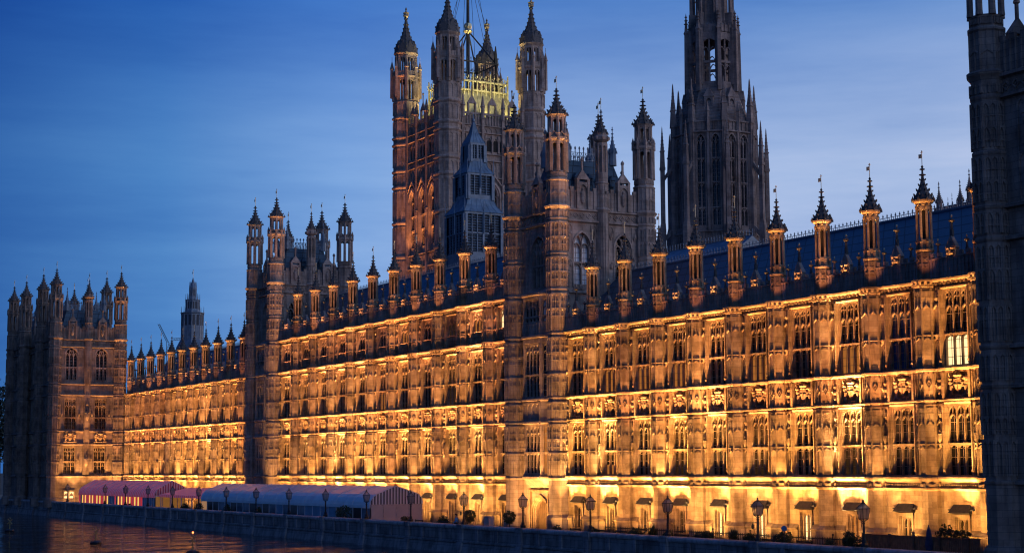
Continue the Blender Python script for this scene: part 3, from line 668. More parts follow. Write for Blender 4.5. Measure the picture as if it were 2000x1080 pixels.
def arch_win(Wd, z0, zs, za, n, trans=()):
    mb = MB(); h = Wd / 2
    mb.spandrel(-h, h, zs, za - .02, za, -.5, .0, 6); mb.archbar(-h - .16, h + .16, zs, za + .2, .18, 0, .12, 6)
    mb.box(-h, -h + .1, -.42, -.05, z0, zs); mb.box(h - .1, h, -.42, -.05, z0, zs)
    lw = Wd / n
    for i in range(1, n): mb.box(-h + i * lw - .07, -h + i * lw + .07, -.4, -.08, z0, zs + (za - zs) * (.55 if n > 2 else .3))
    for i in range(n):
        a = -h + i * lw + .07; b = a + lw - .14
        mb.archbar(a, b, zs - .35, zs + .25, .08, -.4, -.1, 3)
        for t in trans: mb.archbar(a, b, t - .5, t - .06, .07, -.4, -.1, 3)
        k = z0 + .5
        while k < zs: mb.box(a, b, -.44, -.4, k - .02, k + .02); k += .55
        mb.box((a + b) / 2 - .02, (a + b) / 2 + .02, -.44, -.4, z0, zs)
    mb.archbar(-h + .05, .05, zs, za - .15, .09, -.4, -.1, 4); mb.archbar(-.05, h - .05, zs, za - .15, .09, -.4, -.1, 4)
    mb.blob((0, -.25, za - .55), (.16, .12, .2), 6, 4)
    for t in trans: mb.box(-h, h, -.42, -.02, t - .08, t + .08)
    g = MB(); g.quad((-h, -.45, z0), (h, -.45, z0), (h, -.45, za + .1), (-h, -.45, za + .1))
    return mb, g
ROT = {'+y': 0, '-x': PI / 2, '-y': PI, '+x': -PI / 2}
def put_win(root, mes, loc, face, pane='glass'):
    o = link('window', mes[0], root, loc); o.rotation_euler[2] = ROT[face] if isinstance(face, str) else face
    k = ('g', mes[0].name, pane)
    if k not in WIN:
        g = mes[1]; me = bpy.data.meshes.new('pane'); me.from_pydata(g.v, [], g.f); me.materials.append(M[pane]); me.update(); WIN[k] = me
    link('pane', WIN[k], o); return o
def mk(mbg, m): me = bpy.data.meshes.new('window'); me.from_pydata(mbg[0].v, [], mbg[0].f); me.materials.append(m); me.update(); return (me, mbg[1])
def mkmesh(name, mb, m): me = bpy.data.meshes.new(name); me.from_pydata(mb.v, [], mb.f); me.materials.append(m); me.update(); return me
def wall_courses(mb, u0, u1, zs, pr=.32):
    for z in zs: mb.strip(u0, u1, [(0, z - .2), (pr * .4, z - .16), (pr, z - .12), (pr, z + .04), (0, z + .18)])
def diamonds(mb, u0, u1, z0, z1, w=0):
    n = max(2, int((u1 - u0) / .75)); s = (u1 - u0) / n
    for i in range(n): diamond(mb, u0 + (i + .5) * s, (z0 + z1) / 2, s * .42, (z1 - z0) * .4, w, .1, .07)
def tower_parapet(mb, u0, u1, z, gables, w=.12):
    mb.box(u0, u1, w - .3, w, z, z + 1.9); n = int((u1 - u0) / .42)
    for i in range(n + 1): mb.box(u0 + i * (u1 - u0) / n - .045, u0 + i * (u1 - u0) / n + .045, w, w + .1, z, z + 1.9)
    for i in range(0, n, 2): mb.box(u0 + i * (u1 - u0) / n + .1, u0 + (i + 1) * (u1 - u0) / n + .05, w - .25, w + .02, z + 1.9, z + 2.25)
    for g in gables:
        for s in (-1, 1): mb.box(g + s * .62 - .13, g + s * .62 + .13, w - .2, w + .3, z, z + 3.1)
        mb.box(g - .5, g + .5, w - .25, w + .08, z, z + 2.7); mb.spandrel(g - .45, g + .45, z + 2.0, z + 2.5, z + 2.75, w + .05, w + .26, 3)
        mb.hexa([(g - .8, w - .25, z + 3.0), (g + .8, w - .25, z + 3.0), (g + .8, w + .3, z + 3.0), (g - .8, w + .3, z + 3.0)], [(g - .06, w - .1, z + 4.0), (g + .06, w - .1, z + 4.0), (g + .06, w + .15, z + 4.0), (g - .06, w + .15, z + 4.0)])
        figure(mb, g, w + .16, z + .5, 1.6)
        mb.box(g - .09, g + .09, w - .05, w + .12, z + 3.9, z + 5.0); mb.lathe(g, w + .03, [(.07, z + 4.9), (.19, z + 5.0), (.17, z + 5.15), (0, z + 5.4)], 6, 0)
def mansard(name, parent, x0, x1, y0, y1, ze, zt, ins=1.25, m=None):
    mb = MB(); a = [(x0, y0, ze), (x1, y0, ze), (x1, y1, ze), (x0, y1, ze)]; iy = ins * 1.25; b = [(x0 + ins, y0 + iy, zt), (x1 - ins, y0 + iy, zt), (x1 - ins, y1 - iy, zt), (x0 + ins, y1 - iy, zt)]
    for k in range(4): mb.quad(a[k], a[(k + 1) % 4], b[(k + 1) % 4], b[k])
    mb.quad(*b)
    # small dormer vents half way up, two on each side
    for side in range(4):
        p, q = Vector(a[side]), Vector(a[(side + 1) % 4]); r, s = Vector(b[side]), Vector(b[(side + 1) % 4])
        for t in (.2, .42, .6, .8):
            c = (p.lerp(q, t) + r.lerp(s, t)) / 2; n = (q - p).cross(r - p).normalized(); n.z = 0; n.normalize()
            if n.dot(c - Vector(((x0 + x1) / 2, (y0 + y1) / 2, c.z))) < 0: n = -n
            u = Vector((-n.y, n.x, 0)); 
            mb.hexa([tuple(c - u * .28 - n * .5), tuple(c + u * .28 - n * .5), tuple(c + u * .28 + n * .42), tuple(c - u * .28 + n * .42)], [tuple(c - u * .28 - n * .5 + Vector((0, 0, .7))), tuple(c + u * .28 - n * .5 + Vector((0, 0, .7))), tuple(c + u * .28 + n * .3 + Vector((0, 0, .7))), tuple(c - u * .28 + n * .3 + Vector((0, 0, .7)))])
            mb.hexa([tuple(c - u * .36 - n * .5 + Vector((0, 0, .7))), tuple(c + u * .36 - n * .5 + Vector((0, 0, .7))), tuple(c + u * .36 + n * .45 + Vector((0, 0, .7))), tuple(c - u * .36 + n * .45 + Vector((0, 0, .7)))], [tuple(c - u * .03 - n * .5 + Vector((0, 0, 1.2))), tuple(c + u * .03 - n * .5 + Vector((0, 0, 1.2))), tuple(c + u * .03 + n * .25 + Vector((0, 0, 1.2))), tuple(c - u * .03 + n * .25 + Vector((0, 0, 1.2)))])
    rf = mb.build(name, m or M['towerroof'], parent)
    mb = MB()
    for k in range(4):
        p, q = Vector(b[k]), Vector(b[(k + 1) % 4]); n = max(2, int((q - p).length / .5)); d = (q - p) / n
        for i in range(n + 1):
            c = p + d * i; mb.box(c.x - .035, c.x + .035, c.y - .035, c.y + .035, zt, zt + 1.5)
            mb.blob((c.x, c.y, zt + 1.3), (.13 if abs(d.x) > .1 else .03, .13 if abs(d.y) > .1 else .03, .16), 6, 4)
            if i < n:
                e = c + d / 2; mb.tube(tuple(c + Vector((0, 0, .15))), tuple(e + Vector((0, 0, .8))), .03, 4); mb.tube(tuple(e + Vector((0, 0, .8))), tuple(c + d + Vector((0, 0, .15))), .03, 4)
        for zz in (.1, .85): mb.tube((p.x, p.y, zt + zz), (q.x, q.y, zt + zz), .035, 4)
    mb.build('ridge_cresting', M['lead'], rf)
    for (x, y, z) in b:
        s = spire(.42, zt + 1.2, zt + 4.0, 4); s.lathe(0, 0, [(.4, zt - .2), (.36, zt + 1.2)]); s.build('roof_pinnacle', M['lead'], rf, (x, y, 0))
    return rf
me_bspi = spire(1.0, 9.5, 12.3, 4).build('spire', M['cap']).data
me_bvane = vane(12.25, 1.2, 1.2).build('weathervane', M['gold']).data
me_mspi = spire(.62, 8.0, 10.6, 4).build('spire', M['cap']).data
for o in list(COL.objects):
    if o.type == 'MESH' and o.parent is None: bpy.data.objects.remove(o)
def put_turret(root, mesh, x, y, zc):
    t = link('turret', mesh, root, (x, y, 0)); s = link('spire', me_bspi, t, (0, 0, zc)); v = link('weathervane', me_bvane, t, (0, 0, zc)); return t
def mid_turret(zb, zc):
    mb = MB(); R = .62
    mb.lathe(0, 0, [(R, zb), (R, zc - .3), (R * 1.3, zc), (R * 1.3, zc + .1), (R, zc + .3), (R, zc + 2.7), (R * 1.15, zc + 2.8), (R * .95, zc + 2.95), (R * .95, zc + 3.9), (R * .55, zc + 3.95), (R * .55, zc + 7.0), (R * 1.2, zc + 7.3), (R * 1.22, zc + 7.55), (R, zc + 7.8), (R, zc + 8.0)])
    k = R * .9
    for j in range(8):
        a = PI / 8 + j * PI / 4; mb.lathe(k * math.cos(a), k * math.sin(a), [(.09, zc + 3.9), (.08, zc + 6.9)], 5, 0); mb.blob((1.3 * R * math.cos(a), 1.3 * R * math.sin(a), zc + 7.5), (.12, .12, .2), 5, 4)
    def f(ap, kk):
        fw = ap * math.tan(PI / 8); mb.box(-.04, .04, ap, ap + .06, zb, zc + 2.6); mb.spandrel(-fw, fw, zc + 6.2, zc + 6.7, zc + 7, ap * .75, ap * .95, 3)
        quatre(mb, -fw * .8, fw * .8, zc + 1.6, zc + 2.0, ap, .06)
    faces_oct(mb, 0, 0, R, f); return mb

TW = {}
AW2 = mk(arch_win(1.95, 24.3, 28.3, 29.6, 2, (26.5,)), M['tower'])
AW4 = mk(arch_win(3.0, 24.3, 28.0, 29.6, 4, (26.5,)), M['tower'])
OR = [mk(win_mesh(3.1, z0, z1, 4, (zt,), 'mid'), M['tower']) for z0, z1, zt in ((5.4, 10.2, 7.47), (13.1, 18.5, 15.29), (20.7, 23.0, 21.2))]
ORS = [mk(win_mesh(.95, z0, z1, 1, (zt,), 'mid'), M['tower']) for z0, z1, zt in ((5.4, 10.2, 7.47), (13.1, 18.5, 15.29), (20.7, 23.0, 21.2))]
GATE = None
def square_tower(label, xn, xs, door, lit):
    r = thing('square_tower', label, 'tower', (0, 0, 0), 'square towers of the river front')
    yf, yb, zc = -.4, -10.9, 31.95; xm = (xn + xs) / 2
    mb = MB()
    # east (river) wall
    mb.frame(xm, PY, '+y'); h = (xs - xn) / 2
    mb.wall(-h, h, -.35, zc, [(-1.5, 1.5, 24.3, 29.6)] + ([(-1.35, 1.35, -.35, 3.1)] if door else []), .5)
    wall_courses(mb, -h, h, (4.9, 10.5, 12.8, 19.2, 23.6, 30.75, 31.9)); diamonds(mb, -h + 1, h - 1, 30.9, 31.7, 0)
    for s in (-1, 1): mb.blind(*sorted((s * 1.75, s * (h - .95))), 24.0, 30.4, 2, mids=(27,)); mb.blind(*sorted((s * 2.2, s * (h - .95))), 13.2, 18.7, 1, mids=(15.3,)); mb.blind(*sorted((s * 2.2, s * (h - .95))), 5.5, 10.2, 1, mids=(7.5,))
    tower_parapet(mb, -h + .9, h - .9, zc, (0,))
    # canted bay window rising through the floors
    pr = 1.0; fw = 1.7; lv = ((5.4, 10.2), (13.1, 18.5), (20.7, 23.0))
    z_lo = 4.9 if door else -.35
    mb.frame(xm, PY + pr, '+y'); mb.wall(-fw, fw, z_lo, 23.4, [(-1.55, 1.55, a, b) for a, b in lv], .4); wall_courses(mb, -fw, fw, (5.0, 10.5, 12.8, 19.2, 23.5), .22)
    mb.blind(-fw, fw, 10.75, 12.5, 4); mb.blind(-fw, fw, 19.5, 20.5, 6)
    for s in (-1, 1):
        a = PI / 2 - s * PI / 4; cx = xm + s * (fw + pr / 2); mb.ang(cx, PY + pr / 2, a); hw = pr / math.sqrt(2)
        mb.wall(-hw, hw, z_lo, 23.4, [(-.48, .48, p, q) for p, q in lv], .4); wall_courses(mb, -hw, hw, (5.0, 10.5, 12.8, 19.2, 23.5), .22)
    mb.frame(xm, PY, '+y'); mb.hexa([(-fw - pr, 0, 23.4), (fw + pr, 0, 23.4), (fw, pr, 23.4), (-fw, pr, 23.4)], [(-fw - pr, 0, 23.9), (fw + pr, 0, 23.9), (fw, .1, 24.1), (-fw, .1, 24.1)])
    if door: mb.hexa([(-fw - pr, 0, 3.9), (fw + pr, 0, 3.9), (fw, .1, 3.9), (-fw, .1, 3.9)], [(-fw - pr, 0, 4.9), (fw + pr, 0, 4.9), (fw, pr, 4.9), (-fw, pr, 4.9)])
    # north and south walls
    for face, x in (('-x', xn - .1), ('+x', xs + .1)):
        ym = (yf + yb) / 2; mb.frame(x, ym, face); h2 = (yf - yb) / 2
        c1, c2 = (ym - -3.2, ym - -8.1); ops = [(-c1 * 1 - .97, -c1 + .97, 24.3, 29.6), (-c2 - .97, -c2 + .97, 24.3, 29.6)]
        mb.wall(-h2, h2, -.35, zc, ops, .5); wall_courses(mb, -h2, h2, (19.2, 23.5, 30.75, 31.9)); diamonds(mb, -h2 + 1, -.5, 30.9, 31.7); diamonds(mb, .5, h2 - 1, 30.9, 31.7)
        for cc in (-c1, -c2):
            for s in (-1, 1):
                a, b = sorted((cc + s * 1.12, cc + s * 1.75)); mb.blind(a, b, 24.0, 30.4, 1, mids=(26.8,)); canopy(mb, (a + b) / 2, 0, 29.0, .8); mb.blob(((a + b) / 2, .1, 26.3), (.22, .2, .3), 6, 4)
            mb.blind(cc - 1.0, cc + 1.0, 23.7, 24.2, 3, heads=False); mb.blob((cc, .08, 23.9), (.3, .12, .24), 8, 4)
        mb.box(-.7, .7, 0, .2, 19.4, 30.5); mb.blind(-.55, .55, 19.4, 30.5, 2, w=.2, mids=(23.5, 27.0))
        tower_parapet(mb, -h2 + 1, -.6, zc, (-c2 if -c2 < 0 else -c1,)); tower_parapet(mb, .6, h2 - 1, zc, (-c1 if -c1 > 0 else -c2,))
        put_win(r, AW2, (x, -3.2, 0), face, 'glasssky' if lit else 'glass'); put_win(r, AW2, (x, -8.1, 0), face, 'glass')
        if ('mid', face) not in TW: TW['mid', face] = mkmesh('turret', mid_turret(19.2, zc), M['tower'])
        t = link('turret', TW['mid', face], r, (x, ym, 0)); link('spire', me_mspi, t, (0, 0, zc)).scale = (1, 1, 1); v = link('weathervane', me_bvane, t, (0, 0, zc - 1.75)); v.scale = (.9, .9, 1)
    mb.frame(xm, yb, '-y'); mb.wall(-h, h, -.35, zc, [], .5); tower_parapet(mb, -h + .9, h - .9, zc, (0,))
    mb.build('wall', M['tower'], r)
    for (z, w, ws) in zip((0, 1, 2), OR, ORS):
        put_win(r, w, (xm, PY + pr, 0), '+y', 'glass')
        for s in (-1, 1): put_win(r, ws, (xm + s * (fw + pr / 2), PY + pr / 2, 0), -s * PI / 4, 'glassamber' if (s < 0 and z == 0 and lit) else ('glasssky' if s < 0 and z == 2 else 'glass'))
    put_win(r, AW4, (xm, PY, 0), '+y', 'glass')
    if 'T' not in TW: TW['T'] = mkmesh('turret', big_turret(-.35, zc, (4.9, 10.5, 12.8, 19.2, 23.6, 27.2, 30.75), ((5.2, 7.4), (7.6, 10.2), (10.8, 12.4), (13.0, 15.2), (15.5, 18.8), (19.5, 23.2), (23.9, 26.9), (27.5, 30.4), (30.95, 31.5))), M['tower'])
    for x in (xn, xs):
        for y in (yf, yb): put_turret(r, TW['T'], x, y, zc)
    mansard('roof', r, xn + .9, xs - .9, yb + .9, yf - .9, zc + .2, 37.4)
    spotlike(LS['tt'], (xn - 6.5, 9.4, .2), (xn - .2, yf, 26.0))
    
    if door:
        for dx in (-1.9, 1.9): spotlike(LS['gf'], (xm + dx, 3.2, -.1), (xm + dx * .8, PY, 3)); spotlike(LS['gf'], (xm + dx * .6, 2.6, -.1), (xm + dx * .5, PY, 3.4))
        spotlike(LS['f1'], (xn + 1.6, 1.8, .3), (xn + 1.5, PY + .3, 10)); spotlike(LS['t2'], (xm - 2.6, 2.2, .3), (xm - 1.8, PY + .6, 9))
    if door:
        d = MB().frame(xm, PY, '+y')
        d.spandrel(-1.35, 1.35, 1.6, 2.95, 3.1, -.5, 0, 6)
        for i, (ww, th) in enumerate(((1.75, .2), (1.52, .16), (1.32, .14))): d.archbar(-ww, ww, 1.6, 2.95 + .3 - .12 * i, th, -.2 - .12 * i, .18 - .14 * i, 6); d.box(-ww, -ww + th, -.2 - .12 * i, .18 - .14 * i, -.35, 1.6); d.box(ww - th, ww, -.2 - .12 * i, .18 - .14 * i, -.35, 1.6)
        d.strip(-2.0, 2.0, [(0, 3.45), (.3, 3.6), (.3, 3.72), (0, 3.9)]); d.box(-1.95, -1.75, 0, .3, -.35, 3.5); d.box(1.75, 1.95, 0, .3, -.35, 3.5)
        do = d.build('doorway', M['stone'], r)
        d = MB().frame(xm, PY, '+y'); d.box(-1.3, 1.3, -.52, -.45, -.35, 2.95)
        for k in range(7): d.box(-1.2 + k * .4 - .03, -1.2 + k * .4 + .03, -.45, -.4, -.35, 2.8)
        d.build('door', plain('oak_door', (.10, .06, .035), .6), do)
    return r
LS['tt'] = _ld(spot((0, 0, 0), (0, 0, 1), 620, 15, 1, (1, .45, .28))); LS['t2'] = _ld(spot((0, 0, 0), (0, 0, 1), 170, 30, .9, (1, .42, .19))); LS['tg'] = _ld(spot((0, 0, 0), (0, 0, 1), 9, 70, .9, (1, .42, .18)))
T1 = square_tower('taller square tower with four spired corner turrets rising from the middle of the lit front', 144.0, 152.8, True, True)
T2 = square_tower('second square turreted tower, farther away, left of the great tower with the flagpole', 222.0, 230.6, False, False)

# ------------------------------------------------------------------ river-end pavilions
UW = mk(arch_win(2.1, 21.75, 26.2, 27.3, 3, (23.9,)), M['tower'])
PW1 = mk(win_mesh(2.1, 5.4, 10.1, 3, (7.5,), 'mid'), M['stone']); PW2 = mk(win_mesh(2.1, 13.1, 18.5, 3, (15.15,), 'tall'), M['stone'])
def pavilion(label, xs, sgn, mt, mw):
    """xs: turret x positions from the inner (facade) end outwards; sgn +1 when it extends towards +x"""
    r = thing('corner_pavilion', label, 'building', (0, 0, 0), 'river end pavilions')
    zc = 28.9; yf, yb = 12.35, .83; RG = (4.95, 10.5, 12.8, 19.1, 21.0, 27.55)
    mb = MB()
    x0 = xs[0]; face = '-x' if sgn > 0 else '+x'
    for fc, x in ((face, x0 - sgn * .15), ('+x' if sgn > 0 else '-x', xs[3] + sgn * .15)):
        ym = (yf + yb) / 2; mb.frame(x, ym, fc); h = (yf - yb) / 2
        cs = (9.45 - ym, 4.15 - ym); ops = []
        for c in cs: ops += [(c - 1.05, c + 1.05, a, b) for a, b in ((5.4, 10.1), (13.1, 18.5), (21.75, 27.3))]
        mb.wall(-h, h, -.35, zc, ops, .5); wall_courses(mb, -h, h, RG + (28.8,))
        mb.strip(-h, h, [(.26, -.35), (.26, 1.0), (0, 1.3)])
        diamonds(mb, -h + 1.0, h - 1.0, 27.75, 28.5)
        mb.box(-.55, .55, 0, .25, 5.2, 27.4); mb.blind(-.4, .4, 5.3, 27.3, 1, w=.25, mids=(10.3, 13, 19, 21.2)); figure(mb, 0, .4, 22.8, 2.2); canopy(mb, 0, .25, 25.6, 1); figure(mb, 0, .4, 14.6, 2.0); canopy(mb, 0, .25, 17, 1); figure(mb, 0, .4, 6.6, 2.0)
        for c in cs:
            for s in (-1, 1):
                a, b = sorted((c + s * 1.15, c + s * 1.9)); mb.blind(a, b, 5.4, 10.2, 1, mids=(7.5,)); mb.blind(a, b, 13.1, 18.7, 1, mids=(15.2,)); mb.blind(a, b, 21.3, 27.2, 1, mids=(24,)); mb.blob(((a + b) / 2, .12, 7.9), (.2, .2, .4), 6, 4); mb.blob(((a + b) / 2, .12, 15.7), (.2, .2, .4), 6, 4)
            mb.blind(c - 1.0, c + 1.0, 19.4, 20.8, 3)
            arms = link('coat_of_arms', me_arms, r, (x, c + ym, 0)); arms.rotation_euler[2] = ROT[fc]; arms.scale = (1.2, 1.1, 1)
            put_win(r, PW1, (x, c + ym, 0), fc); put_win(r, PW2, (x, c + ym, 0), fc); put_win(r, UW, (x, c + ym, 0), fc, 'glass')
        tower_parapet(mb, -h + 1, -.6, zc, (min(cs),)); tower_parapet(mb, .6, h - 1, zc, (max(cs),))
        if ('pm', zc) not in TW: TW['pm', zc] = mkmesh('turret', mid_turret(21, zc), mt)
        t = link('turret', TW['pm', zc], r, (x, ym, 0)); link('spire', me_mspi, t, (0, 0, zc)); link('weathervane', me_bvane, t, (0, 0, zc - 1.75))
    # river wall in three parts
    for a, b, set_ in ((xs[0], xs[1], 0), (xs[1], xs[2], -1.0), (xs[2], xs[3], 0)):
        xm = (a + b) / 2; h = abs(b - a) / 2; mb.frame(xm, yf - .1 + set_, '+y'); big = h > 5.5
        cs = (-3.2, 0, 3.2) if big else (0,); ww = 1.05
        ops = [(c - ww, c + ww, z0, z1) for c in cs for z0, z1 in ((5.4, 10.1), (13.1, 18.5), (21.75, 27.3))]
        mb.wall(-h, h, -.35, zc, ops, .5); wall_courses(mb, -h, h, RG + (28.8,)); mb.strip(-h, h, [(.26, -.35), (.26, 1.0), (0, 1.3)])
        diamonds(mb, -h + 1, h - 1, 27.75, 28.5)
        for c in cs:
            put_win(r, PW1, (xm + c, yf - .1 + set_, 0), '+y'); put_win(r, PW2, (xm + c, yf - .1 + set_, 0), '+y'); put_win(r, UW, (xm + c, yf - .1 + set_, 0), '+y')
            link('coat_of_arms', me_arms, r, (xm + c, yf - .1 + set_, 0)); mb.blind(c - 1.0, c + 1.0, 19.4, 20.8, 3)
            for s in (-1, 1):
                p, q = sorted((c + s * 1.2, c + s * (1.5 if big else min(2.6, h - 1)))); mb.blind(p, q, 5.4, 10.2, 1, mids=(7.5,)); mb.blind(p, q, 13.1, 18.7, 1, mids=(15.2,)); mb.blind(p, q, 21.3, 27.2, 2 if not big else 1, mids=(24,))
                if not big:
                    m_ = (p + q) / 2
                    for zz in (8.2, 16, 22.5, 24.4, 26.2): mb.box(m_ - .2, m_ + .2, 0, .3, zz, zz + .5); mb.blob((m_, .15, zz - .25), (.25, .2, .3), 6, 4)
        tower_parapet(mb, -h + 1, h - 1, zc, (0,) if not big else (-3.2, 3.2))
    mb.frame((xs[0] + xs[3]) / 2, yb, '-y'); mb.wall(-abs(xs[3] - xs[0]) / 2, abs(xs[3] - xs[0]) / 2, -.35, zc, [])
    mb.build('wall', mw, r)
    if 'P' not in TW: TW['P'] = big_turret(-.35, zc, RG + (24.2,), ((5.3, 7.4), (7.7, 10.2), (10.8, 12.4), (13.1, 15.2), (15.5, 18.8), (19.4, 20.7), (21.3, 24), (24.5, 27.2), (27.75, 28.3)), 1.0)
    tm = mkmesh('turret', TW['P'], mt)
    for x in xs:
        for y in (yf, yb): put_turret(r, tm, x, y, zc)
    for a, b in ((xs[0], xs[1]), (xs[2], xs[3])):
        lo, hi = min(a, b), max(a, b); mansard('roof', r, lo + .9, hi - .9, yb + .9, yf - .9, zc + .2, 34.2)
    lo, hi = sorted((xs[1], xs[2])); mansard('roof', r, lo + .5, hi - .5, yb + .9, yf - 2, zc - .2, 31.2)
    return r
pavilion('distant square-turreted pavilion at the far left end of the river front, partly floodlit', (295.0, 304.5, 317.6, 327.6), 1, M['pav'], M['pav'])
pv = [o for o in COL.objects if o.name.startswith('corner_pavilion')][0]
mb = MB().frame(294.8, 9.4, '-x')
mb.box(-1.0, -.82, 0, .3, -.35, 2.4); mb.box(.82, 1.0, 0, .3, -.35, 2.4); mb.box(-1.05, 1.05, 0, .36, 2.3, 2.55); mb.box(-.1, .1, .05, .2, -.35, 2.3)
do = mb.build('doorway', M['stone'], pv)
for s_ in (-1, 1): mb = MB().frame(294.8, 9.4, '-x'); mb.m = 0; mb.quad((s_ * .12, .06, .1), (s_ * .78, .06, .1), (s_ * .78, .06, 1.5), (s_ * .12, .06, 1.5)); mb.spandrel(*sorted((s_ * .12, s_ * .8)), 1.5, 2.1, 2.3, .06, .12, 3); mb.build('lit_door', M['glasslit'], do)
for y, e1, e2 in ((10.2, .6, .25), (8.6, .8, .35), (6.8, .35, .25), (4.6, .6, .3), (1.9, 1.2, .35)):
    for key, e, z, tz in (('f1', e1, .2, 10.4), ('f2', e2, 5.5, 19.2), ('f3', e2 * .5, 14, 27)):
        o = spotlike(LS[key].copy(), (292.6, y, z), (294.7, y, tz)); o.data.energy *= e * 1.1
    if y > 6: spotlike(LS['gf'].copy(), (291.6, y, -.1), (295, y, 3.4)).data.energy *= .35
pavilion('dark unlit corner tower rising out of frame at the right edge', (72.0, 62.5, 49.4, 39.9), -1, M['dark'], M['dark'])

# ------------------------------------------------------------------ great square tower with the flagpole
def great_tower():
    r = thing('great_tower', 'great square tower with crowned corner turrets and a flagpole, tallest at centre', 'tower', (0, 0, 0))
    X0, Y0, w = 297.75, -66.0, 19.6; xc, yc = X0 + w / 2, Y0 - w / 2
    mb = MB(); zc = 75.0; lt = mk(arch_win(2.5, 51.4, 60.8, 63.0, 2, (55, 58)), M['tower'])
    for fc, ox, oy in (('-x', X0 - .6, yc), ('+y', xc, Y0 + .6), ('+x', X0 + w + .6, yc), ('-y', xc, Y0 - w - .6)):
        mb.frame(ox, oy, fc); h = w / 2; cs = (-4.7, 0, 4.7)
        mb.wall(-h, h, -.35, 77.0, [(c - 1.25, c + 1.25, 51.4, 63.0) for c in cs], 1.0)
        wall_courses(mb, -h, h, (44.2, 47.0, 49.8, 64.6, 68.0, 69.4, 73.7, 75.2), .5)
        for c in cs:
            for i, th in enumerate((.5, .3)): mb.archbar(c - 1.95 + i * .4, c + 1.95 - i * .4, 60.8, 63.9 - .3 * i, .38, -.1, .5 - .22 * i, 6); 
            for s in (-1, 1): mb.box(c + s * 1.75 - .2, c + s * 1.75 + .2, 0, .5, 50, 60.8)
            chevron(mb, c - 2.0, c + 2.0, 65.6, 2.4, .3, .3, .3)
            put_win(r, lt, (ox, oy, 0), fc).location = {'-x': (ox, oy + c, 0), '+y': (ox + c, oy, 0), '+x': (ox, oy + c, 0), '-y': (ox + c, oy, 0)}[fc]
            figure(mb, c - 2.35, .5, 52, 2.6); figure(mb, c - 2.35, .5, 57, 2.6)
        for c in (-2.35, 2.35, -6.9, 6.9): mb.box(c - .28, c + .28, 0, .7, 44, 76.5); mb.lathe(c, .5, [(.4, 76.5), (.36, 78.8), (.5, 79), (.4, 79.3), (.12, 81.2), (0, 81.6)], 6, 0)
        for k in range(-4, 5):   # arcade of small openings
            c = k * 1.5
            mb.box(c - .16, c + .16, 0, .35, 69.7, 73.3); mb.archbar(c + .16, c + 1.34, 72.0, 72.9, .12, 0, .3, 3); mb.box(c + .5, c + 1.0, .02, .06, 70.1, 71.9) if False else None
        mb.blind(-7.2, 7.2, 44.6, 46.6, 12, pr=.2, th=.16); mb.blind(-7.2, 7.2, 47.3, 49.4, 10, pr=.25, th=.2); mb.blind(-7.2, 7.2, 36, 43.8, 10, pr=.25, th=.2, mids=(40,)); mb.blind(-7.2, 7.2, 64.9, 67.7, 14, pr=.2, th=.14); mb.blind(-7.2, 7.2, 73.9, 75.0, 12, pr=.15)
        # pierced parapet with gables
        for k in range(23):
            c = -7.2 + k * .65
            mb.box(c - .1, c + .1, -.1, .25, 75.4, 77.6)
        mb.box(-7.4, 7.4, -.1, .3, 77.4, 77.8)
        for c in (-4.7, 0, 4.7):
            for s in (-1, 1): mb.box(c + s * .8 - .14, c + s * .8 + .14, -.1, .35, 77, 79.8)
            mb.hexa([(c - 1.05, -.1, 79.6), (c + 1.05, -.1, 79.6), (c + 1.05, .35, 79.6), (c - 1.05, .35, 79.6)], [(c - .1, 0, 81.2), (c + .1, 0, 81.2), (c + .1, .2, 81.2), (c - .1, .2, 81.2)]); mb.box(c - .08, c + .08, .05, .2, 81, 83); mb.blob((c, .12, 83), (.22, .22, .3), 6, 4)
    mb.build('wall', M['tower'], r)
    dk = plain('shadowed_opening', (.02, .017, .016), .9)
    for fc, ox, oy in (('-x', X0 - .6, yc), ('+y', xc, Y0 + .6)):
        arc = MB().frame(ox, oy, fc)
        for k in range(-4, 5):
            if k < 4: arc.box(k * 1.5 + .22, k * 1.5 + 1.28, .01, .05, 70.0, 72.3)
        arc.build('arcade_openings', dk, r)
    # corner turrets
    t = MB(); R = 2.45
    pf = [(R * 1.1, -.35), (R, 4)]
    for z in (44.2, 49.8, 57, 64.6, 68, 73.7, 75.2, 79.5): pf += [(R, z - .5), (R * 1.12, z - .15), (R * 1.12, z + .1), (R, z + .4)]
    pf += [(R, 83.4), (R * .4, 83.5)]
    t.lathe(0, 0, pf)
    def f(ap, k):
        fw = ap * math.tan(PI / 8)
        for z0, z1 in ((30, 43.5), (45, 49), (50.5, 56.2), (57.7, 63.8), (65.3, 67.3), (69, 73), (75.8, 78.8), (80.2, 83)):
            for s in (-1, 0, 1): t.box(s * fw - .1, s * fw + .1, ap - .1, ap + .12, z0, z1)
            for c in (-fw / 2, fw / 2): t.spandrel(c - fw * .42, c + fw * .42, z1 - .8, z1 - .15, z1, ap, ap + .12, 3)
        t.spandrel(-fw, fw, 86.6, 87.9, 88.4, ap - .5, ap, 4); t.box(-.13, .13, ap - .4, ap - .1, 83.4, 88)
        a2 = ap * .84; f2 = a2 * math.tan(PI / 8); t.spandrel(-f2, f2, 91.8, 92.7, 93.2, a2 - .4, a2, 4); t.box(-.1, .1, a2 - .3, a2 - .1, 89, 93)
        t.blind(-fw, fw, 88.6, 89.7, 3, w=ap * 1.05, pr=.1, heads=False); t.box(-fw, fw, ap * 1.02, ap * 1.06, 88.6, 89.6)
    faces_oct(t, 0, 0, R, f)
